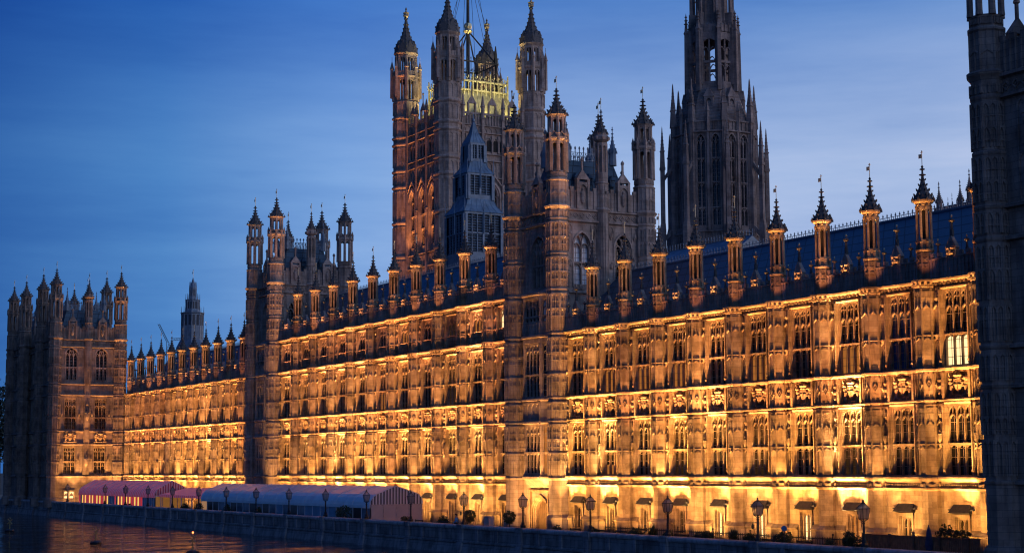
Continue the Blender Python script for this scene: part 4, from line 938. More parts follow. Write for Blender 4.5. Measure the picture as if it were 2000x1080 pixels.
    for j in range(8):
        a = PI / 8 + j * PI / 4; c, s = math.cos(a), math.sin(a); k = R / math.cos(PI / 8)
        t.lathe(k * .93 * c, k * .93 * s, [(.42, 83.3), (.36, 88)], 6, a); t.lathe(k * .77 * c, k * .77 * s, [(.34, 88.5), (.3, 93)], 6, a)
        t.lathe(k * 1.12 * c, k * 1.12 * s, [(.28, 84), (.26, 90.2), (.36, 90.3), (.3, 90.5), (0, 92.2)], 4, a); t.tube((k * 1.12 * c, k * 1.12 * s, 92), (k * 1.12 * c, k * 1.12 * s, 93), .05, 4)
    t.lathe(0, 0, [(R * .6, 87.9), (R * 1.05, 88.2), (R * 1.12, 88.6), (R * .7, 88.7)]); t.lathe(0, 0, [(R * .5, 92.9), (R * .86, 93.1), (R * 1.0, 93.6), (R * .92, 93.9)])
    tm = mkmesh('turret', t, M['tower'])
    sp = MB(); prof = [(2.25, 93.7), (2.3, 94.5), (2.05, 95.4), (1.5, 96.3), (1.02, 97.3), (.68, 98.4), (.45, 99.6), (.3, 100.8), (.25, 101.2), (.45, 101.3), (.4, 101.5)]
    sp.lathe(0, 0, prof)
    for z, q in ((94.9, 2.3), (95.7, 1.95), (96.5, 1.45), (97.4, 1.02), (98.3, .74), (99.2, .55), (100.1, .42)):
        for j in range(8):
            a = PI / 8 + j * PI / 4; sp.blob((q * 1.06 * math.cos(a), q * 1.06 * math.sin(a), z), (.17, .17, .22), 5, 4)
    for j in range(8): sp.ang(0, 0, j * PI / 4); sp.hexa([(-.85, 1.9, 93.7), (.85, 1.9, 93.7), (.85, 2.45, 93.7), (-.85, 2.45, 93.7)], [(-.03, 1.5, 96.4), (.03, 1.5, 96.4), (.03, 1.95, 96.4), (-.03, 1.95, 96.4)])
    sp.T = MB().T
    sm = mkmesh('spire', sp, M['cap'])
    fb = MB(); fb.blob((0, 0, 102.1), (.62, .62, .55), 10, 6); fb.lathe(0, 0, [(.5, 102.4), (.62, 102.7), (.2, 102.9), (.12, 103.3), (.22, 103.5), (0, 104.0)], 8)
    fm = mkmesh('crown_finial', fb, plain('dull_gilding', (.34, .27, .18), .5, .4))
    for x in (X0, X0 + w):
        for y in (Y0, Y0 - w): o = link('turret', tm, r, (x, y, 0)); q = link('spire', sm, o); link('crown_finial', fm, o)
    # roof: sloped to a flat with gallery and cresting
    mb = MB(); a = 8.6; b = 5.6; z0, z1 = 76.4, 83.6
    A = [(xc - a, yc - a, z0), (xc + a, yc - a, z0), (xc + a, yc + a, z0), (xc - a, yc + a, z0)]; B = [(xc - b, yc - b, z1), (xc + b, yc - b, z1), (xc + b, yc + b, z1), (xc - b, yc + b, z1)]
    for k in range(4):
        mb.quad(A[k], A[(k + 1) % 4], B[(k + 1) % 4], B[k])
        p, q, u, v = [Vector(t_) for t_ in (A[k], A[(k + 1) % 4], B[(k + 1) % 4], B[k])]
        for i in range(13): mb.tube(tuple(p.lerp(q, i / 12)), tuple(v.lerp(u, i / 12)), .09, 4)
    mb.quad(*B)
    rf = mb.build('roof', M['green'], r)
    mb = MB(); c2 = b + .5
    for k in range(4):
        mb.frame(*((xc, yc + 0, '+y'), (xc, yc, '-x'), (xc, yc, '-y'), (xc, yc, '+x'))[k])
        mb.box(-c2, c2, c2 - .25, c2, 83.4, 83.7); mb.box(-c2, c2, c2 - .3, c2 + .1, 85.3, 85.6)
        for i in range(13):
            u = -c2 + i * c2 / 6; mb.box(u - .09, u + .09, c2 - .2, c2 + .05, 82.2, 85.4); mb.tube((u, c2 - .05, 85.5), (u + c2 / 12, c2 - .05, 86.3), .07, 4); mb.tube((u, c2 - .05, 86.3), (u + c2 / 12, c2 - .05, 85.5), .07, 4); mb.blob((u, c2 - .05, 86.5), (.16, .12, .22), 6, 4)
            if i % 4 == 0: mb.box(u - .08, u + .08, c2, c2 + .2, 81.5, 87.2)
    mb.build('roof_gallery', M['green'], rf)
    fp = MB(); fp.tube((xc, yc, 83), (xc, yc, 97), .42, 8, .4); fp.tube((xc, yc, 97), (xc, yc, 121), .38, 8, .2)
    for sx, sy in ((1, 1), (1, -1), (-1, 1), (-1, -1)):
        fp.tube((xc + sx * 4.3, yc + sy * 4.3, 84), (xc + sx * 4.3, yc + sy * 4.3, 90.2), .2, 6); fp.tube((xc + sx * 4.3, yc + sy * 4.3, 90.2), (xc + sx * .4, yc + sy * .4, 97), .16, 6)
        fp.lathe(xc + sx * 4.3, yc + sy * 4.3, [(.4, 90), (.3, 92), (.1, 93.8), (0, 94)], 6)
        fp.tube((xc + sx * 8, yc + sy * 2.2, 84), (xc, yc, 119), .045, 4); fp.tube((xc + sx * 2.2, yc + sy * 8, 84), (xc, yc, 112), .045, 4)
    for k in range(-5, 6):
        for s in (-1, 1):
            for q in ((xc + k * .85, yc + s * 4.6), (xc + s * 4.6, yc + k * .85)): fp.tube((*q, 84), (*q, 90.6), .07, 4); fp.blob((*q, 90.7), (.12, .12, .3), 5, 4); fp.blob((*q, 88), (.16, .16, .25), 5, 4)
    for s in (-1, 1): fp.box(xc - 4.6, xc + 4.6, yc + s * 4.6 - .09, yc + s * 4.6 + .09, 89.8, 90.1); fp.box(xc + s * 4.6 - .09, xc + s * 4.6 + .09, yc - 4.6, yc + 4.6, 89.8, 90.1)
    po = fp.build('flagpole', M['iron'], r)
    g = MB(); g.lathe(xc, yc, [(.5, 97), (.9, 97.6), (.65, 98), (.8, 98.6), (.7, 99.2), (.4, 99.4)], 8); g.build('pole_collar', M['gold'], po)
    # warm lamps: behind the parapet on the roof, and up the wall faces
    for fx, fy in ((-1, 0), (0, 1), (1, 0), (0, -1)):
        for t_ in (-5.2, 0, 5.2):
            lx, ly = xc + fx * 9.3 + (t_ if fx == 0 else 0), yc + fy * 9.3 + (t_ if fy == 0 else 0)
            spotlike(LS['vt'], (lx + 0, ly + 0, 77.2), (xc + fx * 6 + (t_ if fx == 0 else 0), yc + fy * 6 + (t_ if fy == 0 else 0), 84))
            if fx == -1 or fy == 1: 
                lx, ly = xc + fx * 11.6 + (t_ if fx == 0 else 0), yc + fy * 11.6 + (t_ if fy == 0 else 0)
                spotlike(LS['vw'] if fy == 1 else LS['vn'], (lx, ly, 49.0), (lx - fx * 1.0, ly - fy * 1.0, 64))
    spotlike(LS['vs'], (X0 + 15.6, Y0 + 3, 30), (X0 + w, Y0, 62)); spotlike(LS['vs'], (X0 + 10, Y0 + 9, 26), (X0 + 10, Y0, 60)); 
    for sx, sy in ((X0 + 3.4, Y0 - w + .2), (X0 + w - 3.6, Y0 + .2), (X0 + w - .2, Y0 - 3.4)): spotlike(LS['vy' if sx < xc and sy < yc else 'vz'], (sx, sy, 76.5), (X0 if sx < xc else X0 + w, Y0 if sy > yc else Y0 - w, 87))
    return r
LS['vt'] = _ld(spot((0, 0, 0), (0, 0, 1), 760, 100, .9, (1, .80, .34), .3)); LS['vw'] = _ld(spot((0, 0, 0), (0, 0, 1), 900, 60, .9, (1, .35, .09), .2))
LS['vn'] = _ld(spot((0, 0, 0), (0, 0, 1), 30, 70, .9, (1, .40, .16), .2)); LS['vs'] = _ld(spot((0, 0, 0), (0, 0, 1), 800, 60, 1, (1, .36, .13), .4)); LS['vy'] = _ld(spot((0, 0, 0), (0, 0, 1), 190, 110, .9, (1, .70, .18), .2))
LS['vz'] = LS['vy'].copy(); LS['vz'].energy = 30; LS['vy'].energy = 260
great_tower()

# ------------------------------------------------------------------ octagonal lantern tower with its spire
def lantern_tower():
    r = thing('octagonal_tower', 'dark octagonal tower of open Gothic lantern stages topped by a spire, right of centre', 'tower', (0, 0, 0))
    cx, cy = 186.0, -50.6; A = 5.3; mb = MB(); w2 = mk(arch_win(1.2, 38.2, 49.6, 50.6, 2, (40.6, 44.0, 47.3)), M['grey']); FW = A * math.tan(PI / 8)
    for k in range(8):
        a = k * PI / 4; mb.ang(cx + A * math.cos(a), cy + A * math.sin(a), a); c = FW * .46
        mb.wall(-FW, FW, 20, 52.4, [(s * c - .6, s * c + .6, 38.2, 50.6) for s in (-1, 1)], .6)
        wall_courses(mb, -FW, FW, (34.5, 36.0, 37.4, 51.0), .35); mb.blind(-FW, FW, 51.0, 52.4, 6, pr=.12, heads=False); mb.box(-FW, FW, 0, .2, 52.3, 52.5)
        for qq in (-1.82, -1.7, -.36, .36, 1.7, 1.82): mb.box(qq - .035, qq + .035, 0, .14, 37.6, 50.9)
        mb.blind(-FW, FW, 34.6, 37.2, 10, pr=.12)
        mb.box(-.16, .16, 0, .25, 37.5, 51); mb.lathe(0, .2, [(.2, 51), (.18, 53.6), (.24, 53.7), (0, 55.2)], 4, 0)
        for s in (-1, 1):
            o = put_win(r, w2, (cx + A * math.cos(a) - math.sin(a) * s * c, cy + A * math.sin(a) + math.cos(a) * s * c, 0), a - PI / 2, 'glass'); mb.box(s * 2.0 - .08, s * 2.0 + .08, 0, .2, 37.5, 50.8)
    mb.T = MB().T
    kk = A / math.cos(PI / 8)
    for j in range(8):
        a = PI / 8 + j * PI / 4; c, s = math.cos(a), math.sin(a); mb.ang(cx, cy, a)
        mb.box(-.4, .4, kk - .6, kk + .5, 20, 44); mb.box(-.33, .33, kk - .6, kk + .3, 44, 52.5); mb.hexa([(-.4, kk, 43.9), (.4, kk, 43.9), (.4, kk + .55, 43.9), (-.4, kk + .55, 43.9)], [(-.33, kk, 46), (.33, kk, 46), (.33, kk + .28, 46), (-.33, kk + .28, 46)]); mb.box(-.1, .1, kk + .3, kk + .42, 46.5, 51.5)
        mb.lathe(0, kk, [(.42, 52.3), (.3, 54.6), (.4, 54.7), (.3, 54.9), (.16, 56.4), (.07, 58.2), (0, 58.6)], 4, PI / 4)
        for z in (55.2, 55.7, 56.2, 56.7, 57.2, 57.7): mb.blob((0, kk, z), (.4 - .1 * (z - 55), .4 - .1 * (z - 55), .13), 6, 4)
        # free-standing outer pier with flying buttress
        q = kk + 1.6
        mb.box(-.34, .34, q - .34, q + .5, 20, 38); mb.hexa([(-.34, q - .34, 38), (.34, q - .34, 38), (.34, q + .5, 38), (-.34, q + .5, 38)], [(-.29, q - .29, 39), (.29, q - .29, 39), (.29, q + .29, 39), (-.29, q + .29, 39)]); mb.box(-.27, .27, q - .27, q + .27, 39, 46.6); mb.box(-.35, .35, q - .35, q + .35, 46.4, 46.8)
        mb.lathe(0, q, [(.3, 46.8), (.24, 48.9), (.33, 49.0), (.22, 49.2), (.12, 50.8), (.05, 52.2), (0, 52.6)], 4, PI / 4)
        for z in (49.5, 50, 50.5, 51, 51.5): mb.blob((0, q, z), (.33 - .09 * (z - 49.4), .33 - .09 * (z - 49.4), .12), 6, 4)
        for z0_, z1_ in ((37.0, 38.6), (45.2, 47.4)): mb.hexa([(-.2, kk, z1_ - .6), (.2, kk, z1_ - .6), (.2, q, z0_ - .7), (-.2, q, z0_ - .7)], [(-.2, kk, z1_ + .2), (.2, kk, z1_ + .2), (.2, q, z0_), (-.2, q, z0_)])
        mb.T = MB().T
    # stepped stone roof with gabled openings
    pf = []; zz, rr = 52.4, 5.0
    while rr > 3.3: pf += [(rr, zz), (rr, zz + .3)]; zz += .45; rr -= .16
    mb.lathe(cx, cy, pf + [(3.0, zz + .1), (3.0, 58.3)])
    for k in range(8):
        a = k * PI / 4; mb.ang(cx, cy, a)
        mb.box(-.6, -.38, 3.5, 4.3, 53.6, 56.0); mb.box(.38, .6, 3.5, 4.3, 53.6, 56.0); mb.spandrel(-.4, .4, 55.2, 55.8, 56.1, 3.8, 4.25, 3)
        mb.hexa([(-.75, 3.0, 56), (.75, 3.0, 56), (.75, 4.35, 56), (-.75, 4.35, 56)], [(-.05, 3.0, 57.4), (.05, 3.0, 57.4), (.05, 4.2, 57.4), (-.05, 4.2, 57.4)])
    mb.T = MB().T
    # upper open lantern
    B = 2.95; kb = B / math.cos(PI / 8); fb = B * math.tan(PI / 8)
    for j in range(8):
        a = PI / 8 + j * PI / 4; mb.ang(cx, cy, a)
        mb.box(-.34, .34, kb - .45, kb + .28, 58, 66); mb.box(-.22, .22, kb + .28, kb + .6, 57, 62); mb.lathe(0, kb + .5, [(.3, 57), (.22, 65.5), (.32, 65.7), (.2, 66.0), (.06, 68.2), (0, 68.6)], 4, PI / 4)
        for z in (67, 67.5, 68): mb.blob((0, kb + .5, z), (.36 - .12 * (z - 66.9), .36 - .12 * (z - 66.9), .1), 6, 4)
        a = j * PI / 4; mb.ang(cx, cy, a)
        mb.spandrel(-fb, fb, 63.4, 64.4, 65.4, B - .4, B, 4); mb.box(-.09, .09, B - .3, B - .05, 58, 64.4); mb.box(-fb, fb, B - .35, B, 61.0, 61.35); mb.box(-fb, fb, B - .35, B, 57.8, 58.4)
        for s in (-1, 1): mb.archbar(*sorted((s * .08, s * (fb - .28))), 62.6, 63.3, .1, B - .3, B - .05, 3); mb.archbar(*sorted((s * .08, s * (fb - .28))), 60.1, 60.8, .1, B - .3, B - .05, 3)
        mb.blind(-fb, fb, 65.4, 66.6, 4, w=B, pr=.12, heads=False); mb.box(-fb, fb, B - .4, B, 65.3, 66.4)
    mb.T = MB().T
    mb.lathe(cx, cy, [(2.4, 65.2), (2.5, 66.3), (1.8, 67.0), (1.7, 70.9), (1.9, 71.1), (1.95, 71.4), (1.4, 71.6)])
    for j in range(8):
        a = PI / 8 + j * PI / 4; mb.ang(cx, cy, a); k3 = 1.8 / math.cos(PI / 8)
        mb.box(-.3, .3, k3 - .3, k3 + .25, 66.5, 71.2); mb.box(-.12, .12, k3 + .2, k3 + 1.3, 66.5, 68.3); mb.lathe(0, k3 + 1.0, [(.2, 66), (.17, 70.6), (.24, 70.7), (.18, 71), (0, 72.6)], 4, PI / 4); mb.tube((0, k3 + 1, 72.4), (0, k3 + 1, 74), .05, 4)
        a = j * PI / 4; mb.ang(cx, cy, a); mb.box(-.3, .3, 1.72, 1.76, 67.3, 70.2)
    mb.T = MB().T
    mb.build('tower_body', M['grey'], r)
    s = spire(1.45, 71.4, 92, 12)
    s.build('spire', M['grey'], r, (cx, cy, 0))
    # a glow seen inside the tall windows
    return r
lantern_tower()

# ------------------------------------------------------------------ lead-covered ventilation towers
def vent_tower():
    r = thing('ventilation_tower', 'blue-grey lead louvred ventilation tower tapering to a point before the great tower', 'tower', (0, 0, 0))
    cx, cy = 204.75, -22.9; mb = MB()
    def stage(h, z0, z1, n, sill):
        lo = MB()
        for fc, ox, oy in (('-x', cx - h, cy), ('+y', cx, cy + h), ('+x', cx + h, cy), ('-y', cx, cy - h)):
            mb.frame(ox, oy, fc); lo.frame(ox, oy, fc)
            mb.box(-h, h, -.2, 0, z0 - sill, z0); mb.box(-h, h, -.2, .08, z1, z1 + .3)
            for s in (-1, 1): mb.box(s * h - .28, s * h + .28, -.28, .06, z0 - sill, z1)
            mb.box(-.14, .14, -.2, .06, z0, z1); lw = (h - .4)
            for s in (-1, 1):
                u0, u1 = sorted((s * .14, s * (h - .26)))
                for i in range(1, n): u = u0 + (u1 - u0) * i / n; mb.box(u - .05, u + .05, -.15, .03, z0, z1)
                if z1 - z0 > 3: mb.box(u0, u1, -.15, .03, (z0 + z1) / 2 - .08, (z0 + z1) / 2 + .08)
                lo.quad((u0, -.22, z0), (u1, -.22, z0), (u1, -.22, z1), (u0, -.22, z1)); z = z0 + .12
                while z < z1 - .1: mb.quad((u0, -.02, z), (u1, -.02, z), (u1, -.2, z + .17), (u0, -.2, z + .17)); z += .36
        lo.T = MB().T; lo.build('louvre_openings', M['louvre'], r)
    def slope(h0, z0, h1, z1, ribs=6):
        for fc, sx, sy in (('-x', -1, 0), ('+y', 0, 1), ('+x', 1, 0), ('-y', 0, -1)):
            mb.frame(cx, cy, fc); mid = (h1 + (h0 - h1) * .34, z0 + (z1 - z0) * .5)
            for (a, za), (b, zb) in (((h0, z0), mid), (mid, (h1, z1))):
                mb.quad((-a, a, za), (a, a, za), (b, b, zb), (-b, b, zb))
                for i in range(ribs + 1): t = -1 + 2 * i / ribs; mb.tube((t * a, a, za), (t * b, b, zb), .05, 4)
        mb.T = MB().T
    stage(2.85, 35.4, 40.6, 3, 2.2); stage(1.95, 43.5, 46.2, 2, .7); stage(1.15, 48.7, 50.6, 2, .5)
    slope(3.9, 24, 3.0, 33.2, 6)
    slope(3.1, 40.9, 2.0, 42.9); slope(2.15, 46.5, 1.2, 48.3); slope(1.25, 50.9, .12, 54.0, 4)
    mb.T = MB().T
    mb.tube((cx, cy, 53.8), (cx, cy, 55.2), .08, 5); mb.blob((cx, cy, 54.3), (.2, .2, .3), 6, 4)
    for s1 in (-1, 1):
        for s2 in (-1, 1):
            for h, z in ((2.95, 40.8), (2.05, 46.4)): mb.tube((cx + s1 * h, cy + s2 * h, z), (cx + s1 * h, cy + s2 * h, z + 2.0), .09, 5, .03); 
        for h, z in ((2.95, 38), (2.05, 44.5)): mb.tube((cx + s1 * (h + .08), cy, z), (cx + s1 * (h + .08), cy, z + 4.6), .11, 5, .05); mb.tube((cx, cy + s1 * (h + .08), z), (cx, cy + s1 * (h + .08), z + 4.6), .11, 5, .05)
    mb.build('tower_body', M['lead'], r)
    r = thing('ventilation_tower', 'small dark ventilation turret with stepped stages behind the far wing', 'tower', (0, 0, 0))
    cx, cy = 322.5, -21.5; mb = MB()
    for R, z0, z1 in ((2.0, 24, 37.0), (1.25, 37.2, 39.6), (.62, 39.8, 42.0)):
        lo = MB(); mb.lathe(cx, cy, [(R * 1.1, z0), (R, z0 + .5), (R, z1 - .3), (R * 1.1, z1 - .1), (R * 1.1, z1), (R * .8, z1 + .1)], 8)
        for k in range(8):
            mb.ang(cx, cy, k * PI / 4); lo.ang(cx, cy, k * PI / 4); f = R * math.tan(PI / 8)
            for s in (-1, 0, 1): mb.box(s * f - .06, s * f + .06, R - .05, R + .06, z0, z1)
            for s in (-1, 1): lo.box(*sorted((s * f * .2, s * f * .8)), R - .05, R + .02, z1 - min(2.6, (z1 - z0) * .75), z1 - .45)
        mb.T = MB().T; lo.T = MB().T; lo.build('louvre_openings', M['louvre'], r)
        for j in range(8): a = PI / 8 + j * PI / 4; mb.tube((cx + R * 1.1 * math.cos(a), cy + R * 1.1 * math.sin(a), z1 - .5), (cx + R * 1.1 * math.cos(a), cy + R * 1.1 * math.sin(a), z1 + 1.2), .1, 5, .03)
    mb.lathe(cx, cy, [(2.2, 24), (2.9, 30), (2.2, 31.5)], 8); mb.lathe(cx, cy, [(.7, 42), (.3, 43.1), (0, 44.2)], 8); mb.build('tower_body', M['lead'], r)
    v = vane(44, 1.6, 1.4).build('weathervane', M['gold'], r, (cx, cy, 0))
vent_tower()
# rear roofs and a hall with pinnacles behind
r = thing('rear_building', 'pale roofed building block standing behind the lit range at the foot of the octagonal tower', 'building')
mb = MB(); mb.box(160, 300, -46, -28, -.35, 26); mb.build('wall', M['tower'], r)
mb = MB(); mb.quad((160, -27.5, 26), (300, -27.5, 26), (300, -37, 33.4), (160, -37, 33.4)); mb.quad((300, -46.5, 26), (160, -46.5, 26), (160, -37, 33.4), (300, -37, 33.4)); mb.q(mb.p(160, -27.5, 26), mb.p(160, -46.5, 26), mb.p(160, -37, 33.4))
rf = mb.build('roof', M['lead'], r)
mb = MB(); x = 160
while x < 230: mb.box(x - .04, x + .04, -37.03, -36.97, 33.3, 34.2); mb.box(x - .13, x + .13, -37.02, -36.98, 33.75, 33.85); x += .6
mb.box(160, 230, -37.05, -36.95, 33.3, 33.5); mb.build('ridge_cresting', M['lead'], rf)
r = thing('rear_hall', 'distant grey hall with crocketed pinnacles above the roof beside the dark tower', 'building')
mb = MB(); mb.box(146, 153.5, -75, -60, -.35, 36.6); mb.frame(149.7, -60, '+y'); mb.blind(-3.7, 3.7, 30, 36.6, 8); mb.T = MB().T
for k in range(9): mb.box(146.2 + k * .85, 146.7 + k * .85, -60.3, -59.9, 36.6, 37.4)
mb.build('wall', M['tower'], r)
for x, z in ((152.6, 40.6), (149.0, 40.3), (147.4, 41.4), (150.4, 38.9), (151.1, 38.5)):
    s = spire(.42 if z > 39.5 else .2, z - 2.6, z, 6); s.lathe(0, 0, [(.38 if z > 39.5 else .18, 34), (.36 if z > 39.5 else .16, z - 2.5)]); s.build('pinnacle', M['grey'], r, (x, -60, 0))

# ------------------------------------------------------------------ ground, river
def sheet(name, x0, x1, y0, y1, z, m):
    mb = MB(); mb.quad((x0, y0, z), (x1, y0, z), (x1, y1, z), (x0, y1, z)); return struct(mb.build(name, m))
sheet('ground', -3000, 5000, -4000, -16, -.40, plain('distant_ground', (.03, .035, .03), .9, 0, .3, .05))
sheet('terrace', -60, 700, -16, 12.3, -.35, stone('terrace_paving', (.30, .25, .20), (.24, .20, .165), (.13, .11, .09), 1.2, .8))
def watermat():
    m, t, b = mat('river_water'); n = t.nodes; l = t.links
    b.inputs['Base Color'].default_value = (.006, .010, .016, 1); b.inputs['Roughness'].default_value = .03; b.inputs['IOR'].default_value = 1.33
    g = n.new('ShaderNodeNewGeometry'); mp = n.new('ShaderNodeMapping'); l.new(g.outputs['Position'], mp.inputs[0]); mp.inputs['Rotation'].default_value = (0, 0, .75); mp.inputs['Scale'].default_value = (1.0, .42, 1)
    a = n.new('ShaderNodeTexNoise'); l.new(mp.outputs[0], a.inputs[0]); a.inputs['Scale'].default_value = .34; a.inputs['Detail'].default_value = 3.5; a.inputs['Roughness'].default_value = .6; a.inputs['Distortion'].default_value = .6
    c = n.new('ShaderNodeTexNoise'); l.new(mp.outputs[0], c.inputs[0]); c.inputs['Scale'].default_value = .16; c.inputs['Detail'].default_value = 3
    s = n.new('ShaderNodeMath'); s.operation = 'MULTIPLY_ADD'; l.new(c.outputs['Fac'], s.inputs[0]); s.inputs[1].default_value = 1.6; l.new(a.outputs['Fac'], s.inputs[2])
    bu = n.new('ShaderNodeBump'); bu.inputs['Strength'].default_value = 1; bu.inputs['Distance'].default_value = .3; b.inputs['Specular IOR Level'].default_value = .52; l.new(s.outputs[0], bu.inputs['Height']); l.new(bu.outputs[0], b.inputs['Normal'])
    return m
sheet('river', -600, 3000, 12.0, 1500, -1.9, watermat())

# ------------------------------------------------------------------ river wall with piers
LX = [84.4, 95.5, 106.65, 117.8, 129.0, 140.2, 151.6, 162.3, 173.3, 184.2, 195.0, 205.7, 216.5, 227.7, 239.1, 250.4, 261.6, 284.4]
r = thing('river_wall', 'long dark granite embankment wall along the river below the terrace', 'wall')
mb = MB(); mb.frame(0, 12.5, '+y'); a, b = 40, 620
mb.box(a, b, -.5, 0, -.9, .35); mb.strip(a, b, [(.0, -1.0), (.16, -.92), (.16, -.78), (0, -.7)])
mb.hexa([(a, -.5, -2.1), (b, -.5, -2.1), (b, .35, -2.1), (a, .35, -2.1)], [(a, -.5, -.98), (b, -.5, -.98), (b, .1, -.98), (a, .1, -.98)])
mb.hexa([(a, -.5, -4.5), (b, -.5, -4.5), (b, 1.0, -4.5), (a, 1.0, -4.5)], [(a, -.5, -2.1), (b, -.5, -2.1), (b, .62, -2.1), (a, .62, -2.1)])
mb.build('wall', M['granite'], r)
mb = MB(); mb.frame(0, 12.5, '+y'); mb.strip(a, b, [(0, .3), (.12, .36), (.16, .46), (.16, .6), (.05, .7), (-.2, .73)]); mb.box(a, b, -.6, -.19, .42, .73); mb.build('coping', stone('coping_granite', (.50, .50, .52), (.42, .425, .44), (.2, .21, .22), 2.4, .8, dirt=.5, rough=.5), r)
mb = MB(); mb.frame(0, 0, '+y')
mb.box(-.42, .42, -.1, .2, -1.0, .34); mb.hexa([(-.5, -.1, -2.05), (.5, -.1, -2.05), (.5, .52, -2.05), (-.5, .52, -2.05)], [(-.46, -.1, -.9), (.46, -.1, -.9), (.46, .3, -.9), (-.46, .3, -.9)]); mb.box(-.5, .5, .0, .3, .32, .76)
mb.box(-.3, .3, .2, .24, -.75, .2)
pm = mkmesh('pier', mb, stone('pale_pier_stone', (.40, .40, .42), (.34, .34, .37), (.2, .2, .22), 2, .6, dirt=.4))
mb = MB(); mb.box(-.2, .2, -.1, .12, -.9, .34); pm2 = mkmesh('pier', mb, pm.materials[0])
for x in LX + [272.9, 295.5, 306.6, 318, 329]: link('pier', pm, r, (x, 12.5, 0))
for x0, x1 in zip(LX, LX[1:]):
    if x1 - x0 < 13: link('pier', pm2, r, (x0 * .62 + x1 * .38, 12.5, 0)); link('pier', pm2, r, (x0 * .28 + x1 * .72, 12.5, 0))

# ------------------------------------------------------------------ lamps on the wall
def gmat():
    m, t, b = mat('lantern_glass'); b.inputs['Base Color'].default_value = (.45, .38, .36, 1); b.inputs['Roughness'].default_value = .35; b.inputs['Alpha'].default_value = .5; return m
mb = MB(); mb.lathe(0, 0, [(.22, .7), (.22, .95), (.15, 1.0), (.13, 1.2), (.075, 1.3), (.065, 2.2), (.1, 2.26), (.06, 2.32), (.05, 2.5)], 8)
post_m = mkmesh('post', mb, M['iron'])
mb = MB(); k = .30
for s1 in (-1, 1):
    for s2 in (-1, 1):
        mb.tube((0, 0, 2.35), (s1 * .2, s2 * .2, 2.55), .022, 4); mb.tube((s1 * .21, s2 * .21, 2.55), (s1 * k, s2 * k, 3.2), .022, 4); mb.tube((s1 * k, s2 * k, 3.2), (s1 * .09, s2 * .09, 3.52), .02, 4)
for z, h in ((2.56, .22), (3.2, .31)):
    for s in (-1, 1): mb.box(-h, h, s * h - .025, s * h + .025, z - .025, z + .025); mb.box(s * h - .025, s * h + .025, -h, h, z - .025, z + .025)
mb.lathe(0, 0, [(.12, 3.5), (.13, 3.55), (.07, 3.6), (.05, 3.66), (.08, 3.7), (.02, 3.76), (0, 3.9)], 6); mb.tube((0, 0, 2.5), (0, 0, 3.0), .03, 4)
for s in (-1, 1): mb.tube((0, s * .24, 2.56), (0, s * .3, 3.2), .015, 4); mb.tube((s * .24, 0, 2.56), (s * .3, 0, 3.2), .015, 4)
lan_m = mkmesh('lantern_frame', mb, M['iron'])
mb = MB(); 
for (h0, z0), (h1, z1) in (((.2, 2.57), (.285, 3.19)), ((.285, 3.21), (.09, 3.51))):
    for fc in ('+y', '-y', '+x', '-x'): mb.frame(0, 0, fc); mb.quad((-h0, h0, z0), (h0, h0, z0), (h1, h1, z1), (-h1, h1, z1))
lgl_m = mkmesh('lantern_glass', mb, gmat())
mb = MB(); mb.tube((0, 0, 2.05), (.62, 0, 2.05), .025, 5); mb.tube((.62, 0, 2.05), (.62, 0, 1.9), .02, 4); mb.blob((.62, 0, 1.75), (.11, .11, .2), 8, 5); arm_m = mkmesh('bracket', mb, M['iron'])
LL = ['rightmost lantern lamp on the river wall, before the brown garden screen', 'lantern lamp on the river wall with a bracket arm, second from the right', 'third lantern lamp from the right on the river wall, before small lit windows',
      'fourth lantern lamp from the right on the wall, just right of the arched doorway bay', 'lantern lamp on the river wall at the left edge of the arched doorway', 'lantern lamp on the wall beside the person in blue and a round bush',
      'lantern lamp on the wall before the striped gable of the blue marquee', 'lantern lamp on the wall at the near corner of the blue marquee', 'lantern lamp before the blue marquee, second from its near corner', 'lantern lamp before the blue marquee, third from its near corner',
      'lantern lamp before the middle of the blue marquee, fourth from its near corner', 'lantern lamp before the blue marquee, second from its far end', 'lantern lamp on the wall at the far end of the blue marquee', 'lantern lamp before the low canopy between the two marquees',
      'lantern lamp at the near corner of the pink marquee', 'lantern lamp before the red lit panels of the pink marquee, nearer one', 'lantern lamp before the far half of the pink marquee', 'leftmost lantern lamp on the wall, by the lit doorway of the far pavilion']
for i, x in enumerate(LX):
    t = thing('lamp_post', LL[i], 'lamp post', (x, 12.25, 0), 'lantern lamps on the river wall')
    link('post', post_m, t); o = link('lantern', lan_m, t); link('lantern_glass', lgl_m, o); o.rotation_euler[2] = .15 * random.uniform(-1, 1)
    if i in (1, 5): link('bracket', arm_m, t)

# ------------------------------------------------------------------ marquees on the terrace
def stripe_mat(name, c1, c2, per, axis, rough=.6, emit=None, es=0):
    m, t, b = mat(name); n = t.nodes; l = t.links
    g = n.new('ShaderNodeNewGeometry'); s = n.new('ShaderNodeSeparateXYZ'); l.new(g.outputs['Position'], s.inputs[0])
    d = n.new('ShaderNodeMath'); d.operation = 'DIVIDE'; l.new(s.outputs[axis], d.inputs[0]); d.inputs[1].default_value = per
    f = n.new('ShaderNodeMath'); f.operation = 'FRACT'; l.new(d.outputs[0], f.inputs[0]); c = n.new('ShaderNodeMath'); c.operation = 'GREATER_THAN'; l.new(f.outputs[0], c.inputs[0]); c.inputs[1].default_value = .5
    x = n.new('ShaderNodeMix'); x.data_type = 'RGBA'; l.new(c.outputs[0], x.inputs[0]); x.inputs[6].default_value = (*c1, 1); x.inputs[7].default_value = (*c2, 1); l.new(x.outputs[2], b.inputs['Base Color']); b.inputs['Roughness'].default_value = rough
    if emit: b.inputs['Emission Color'].default_value = (*emit, 1); b.inputs['Emission Strength'].default_value = es
    return m
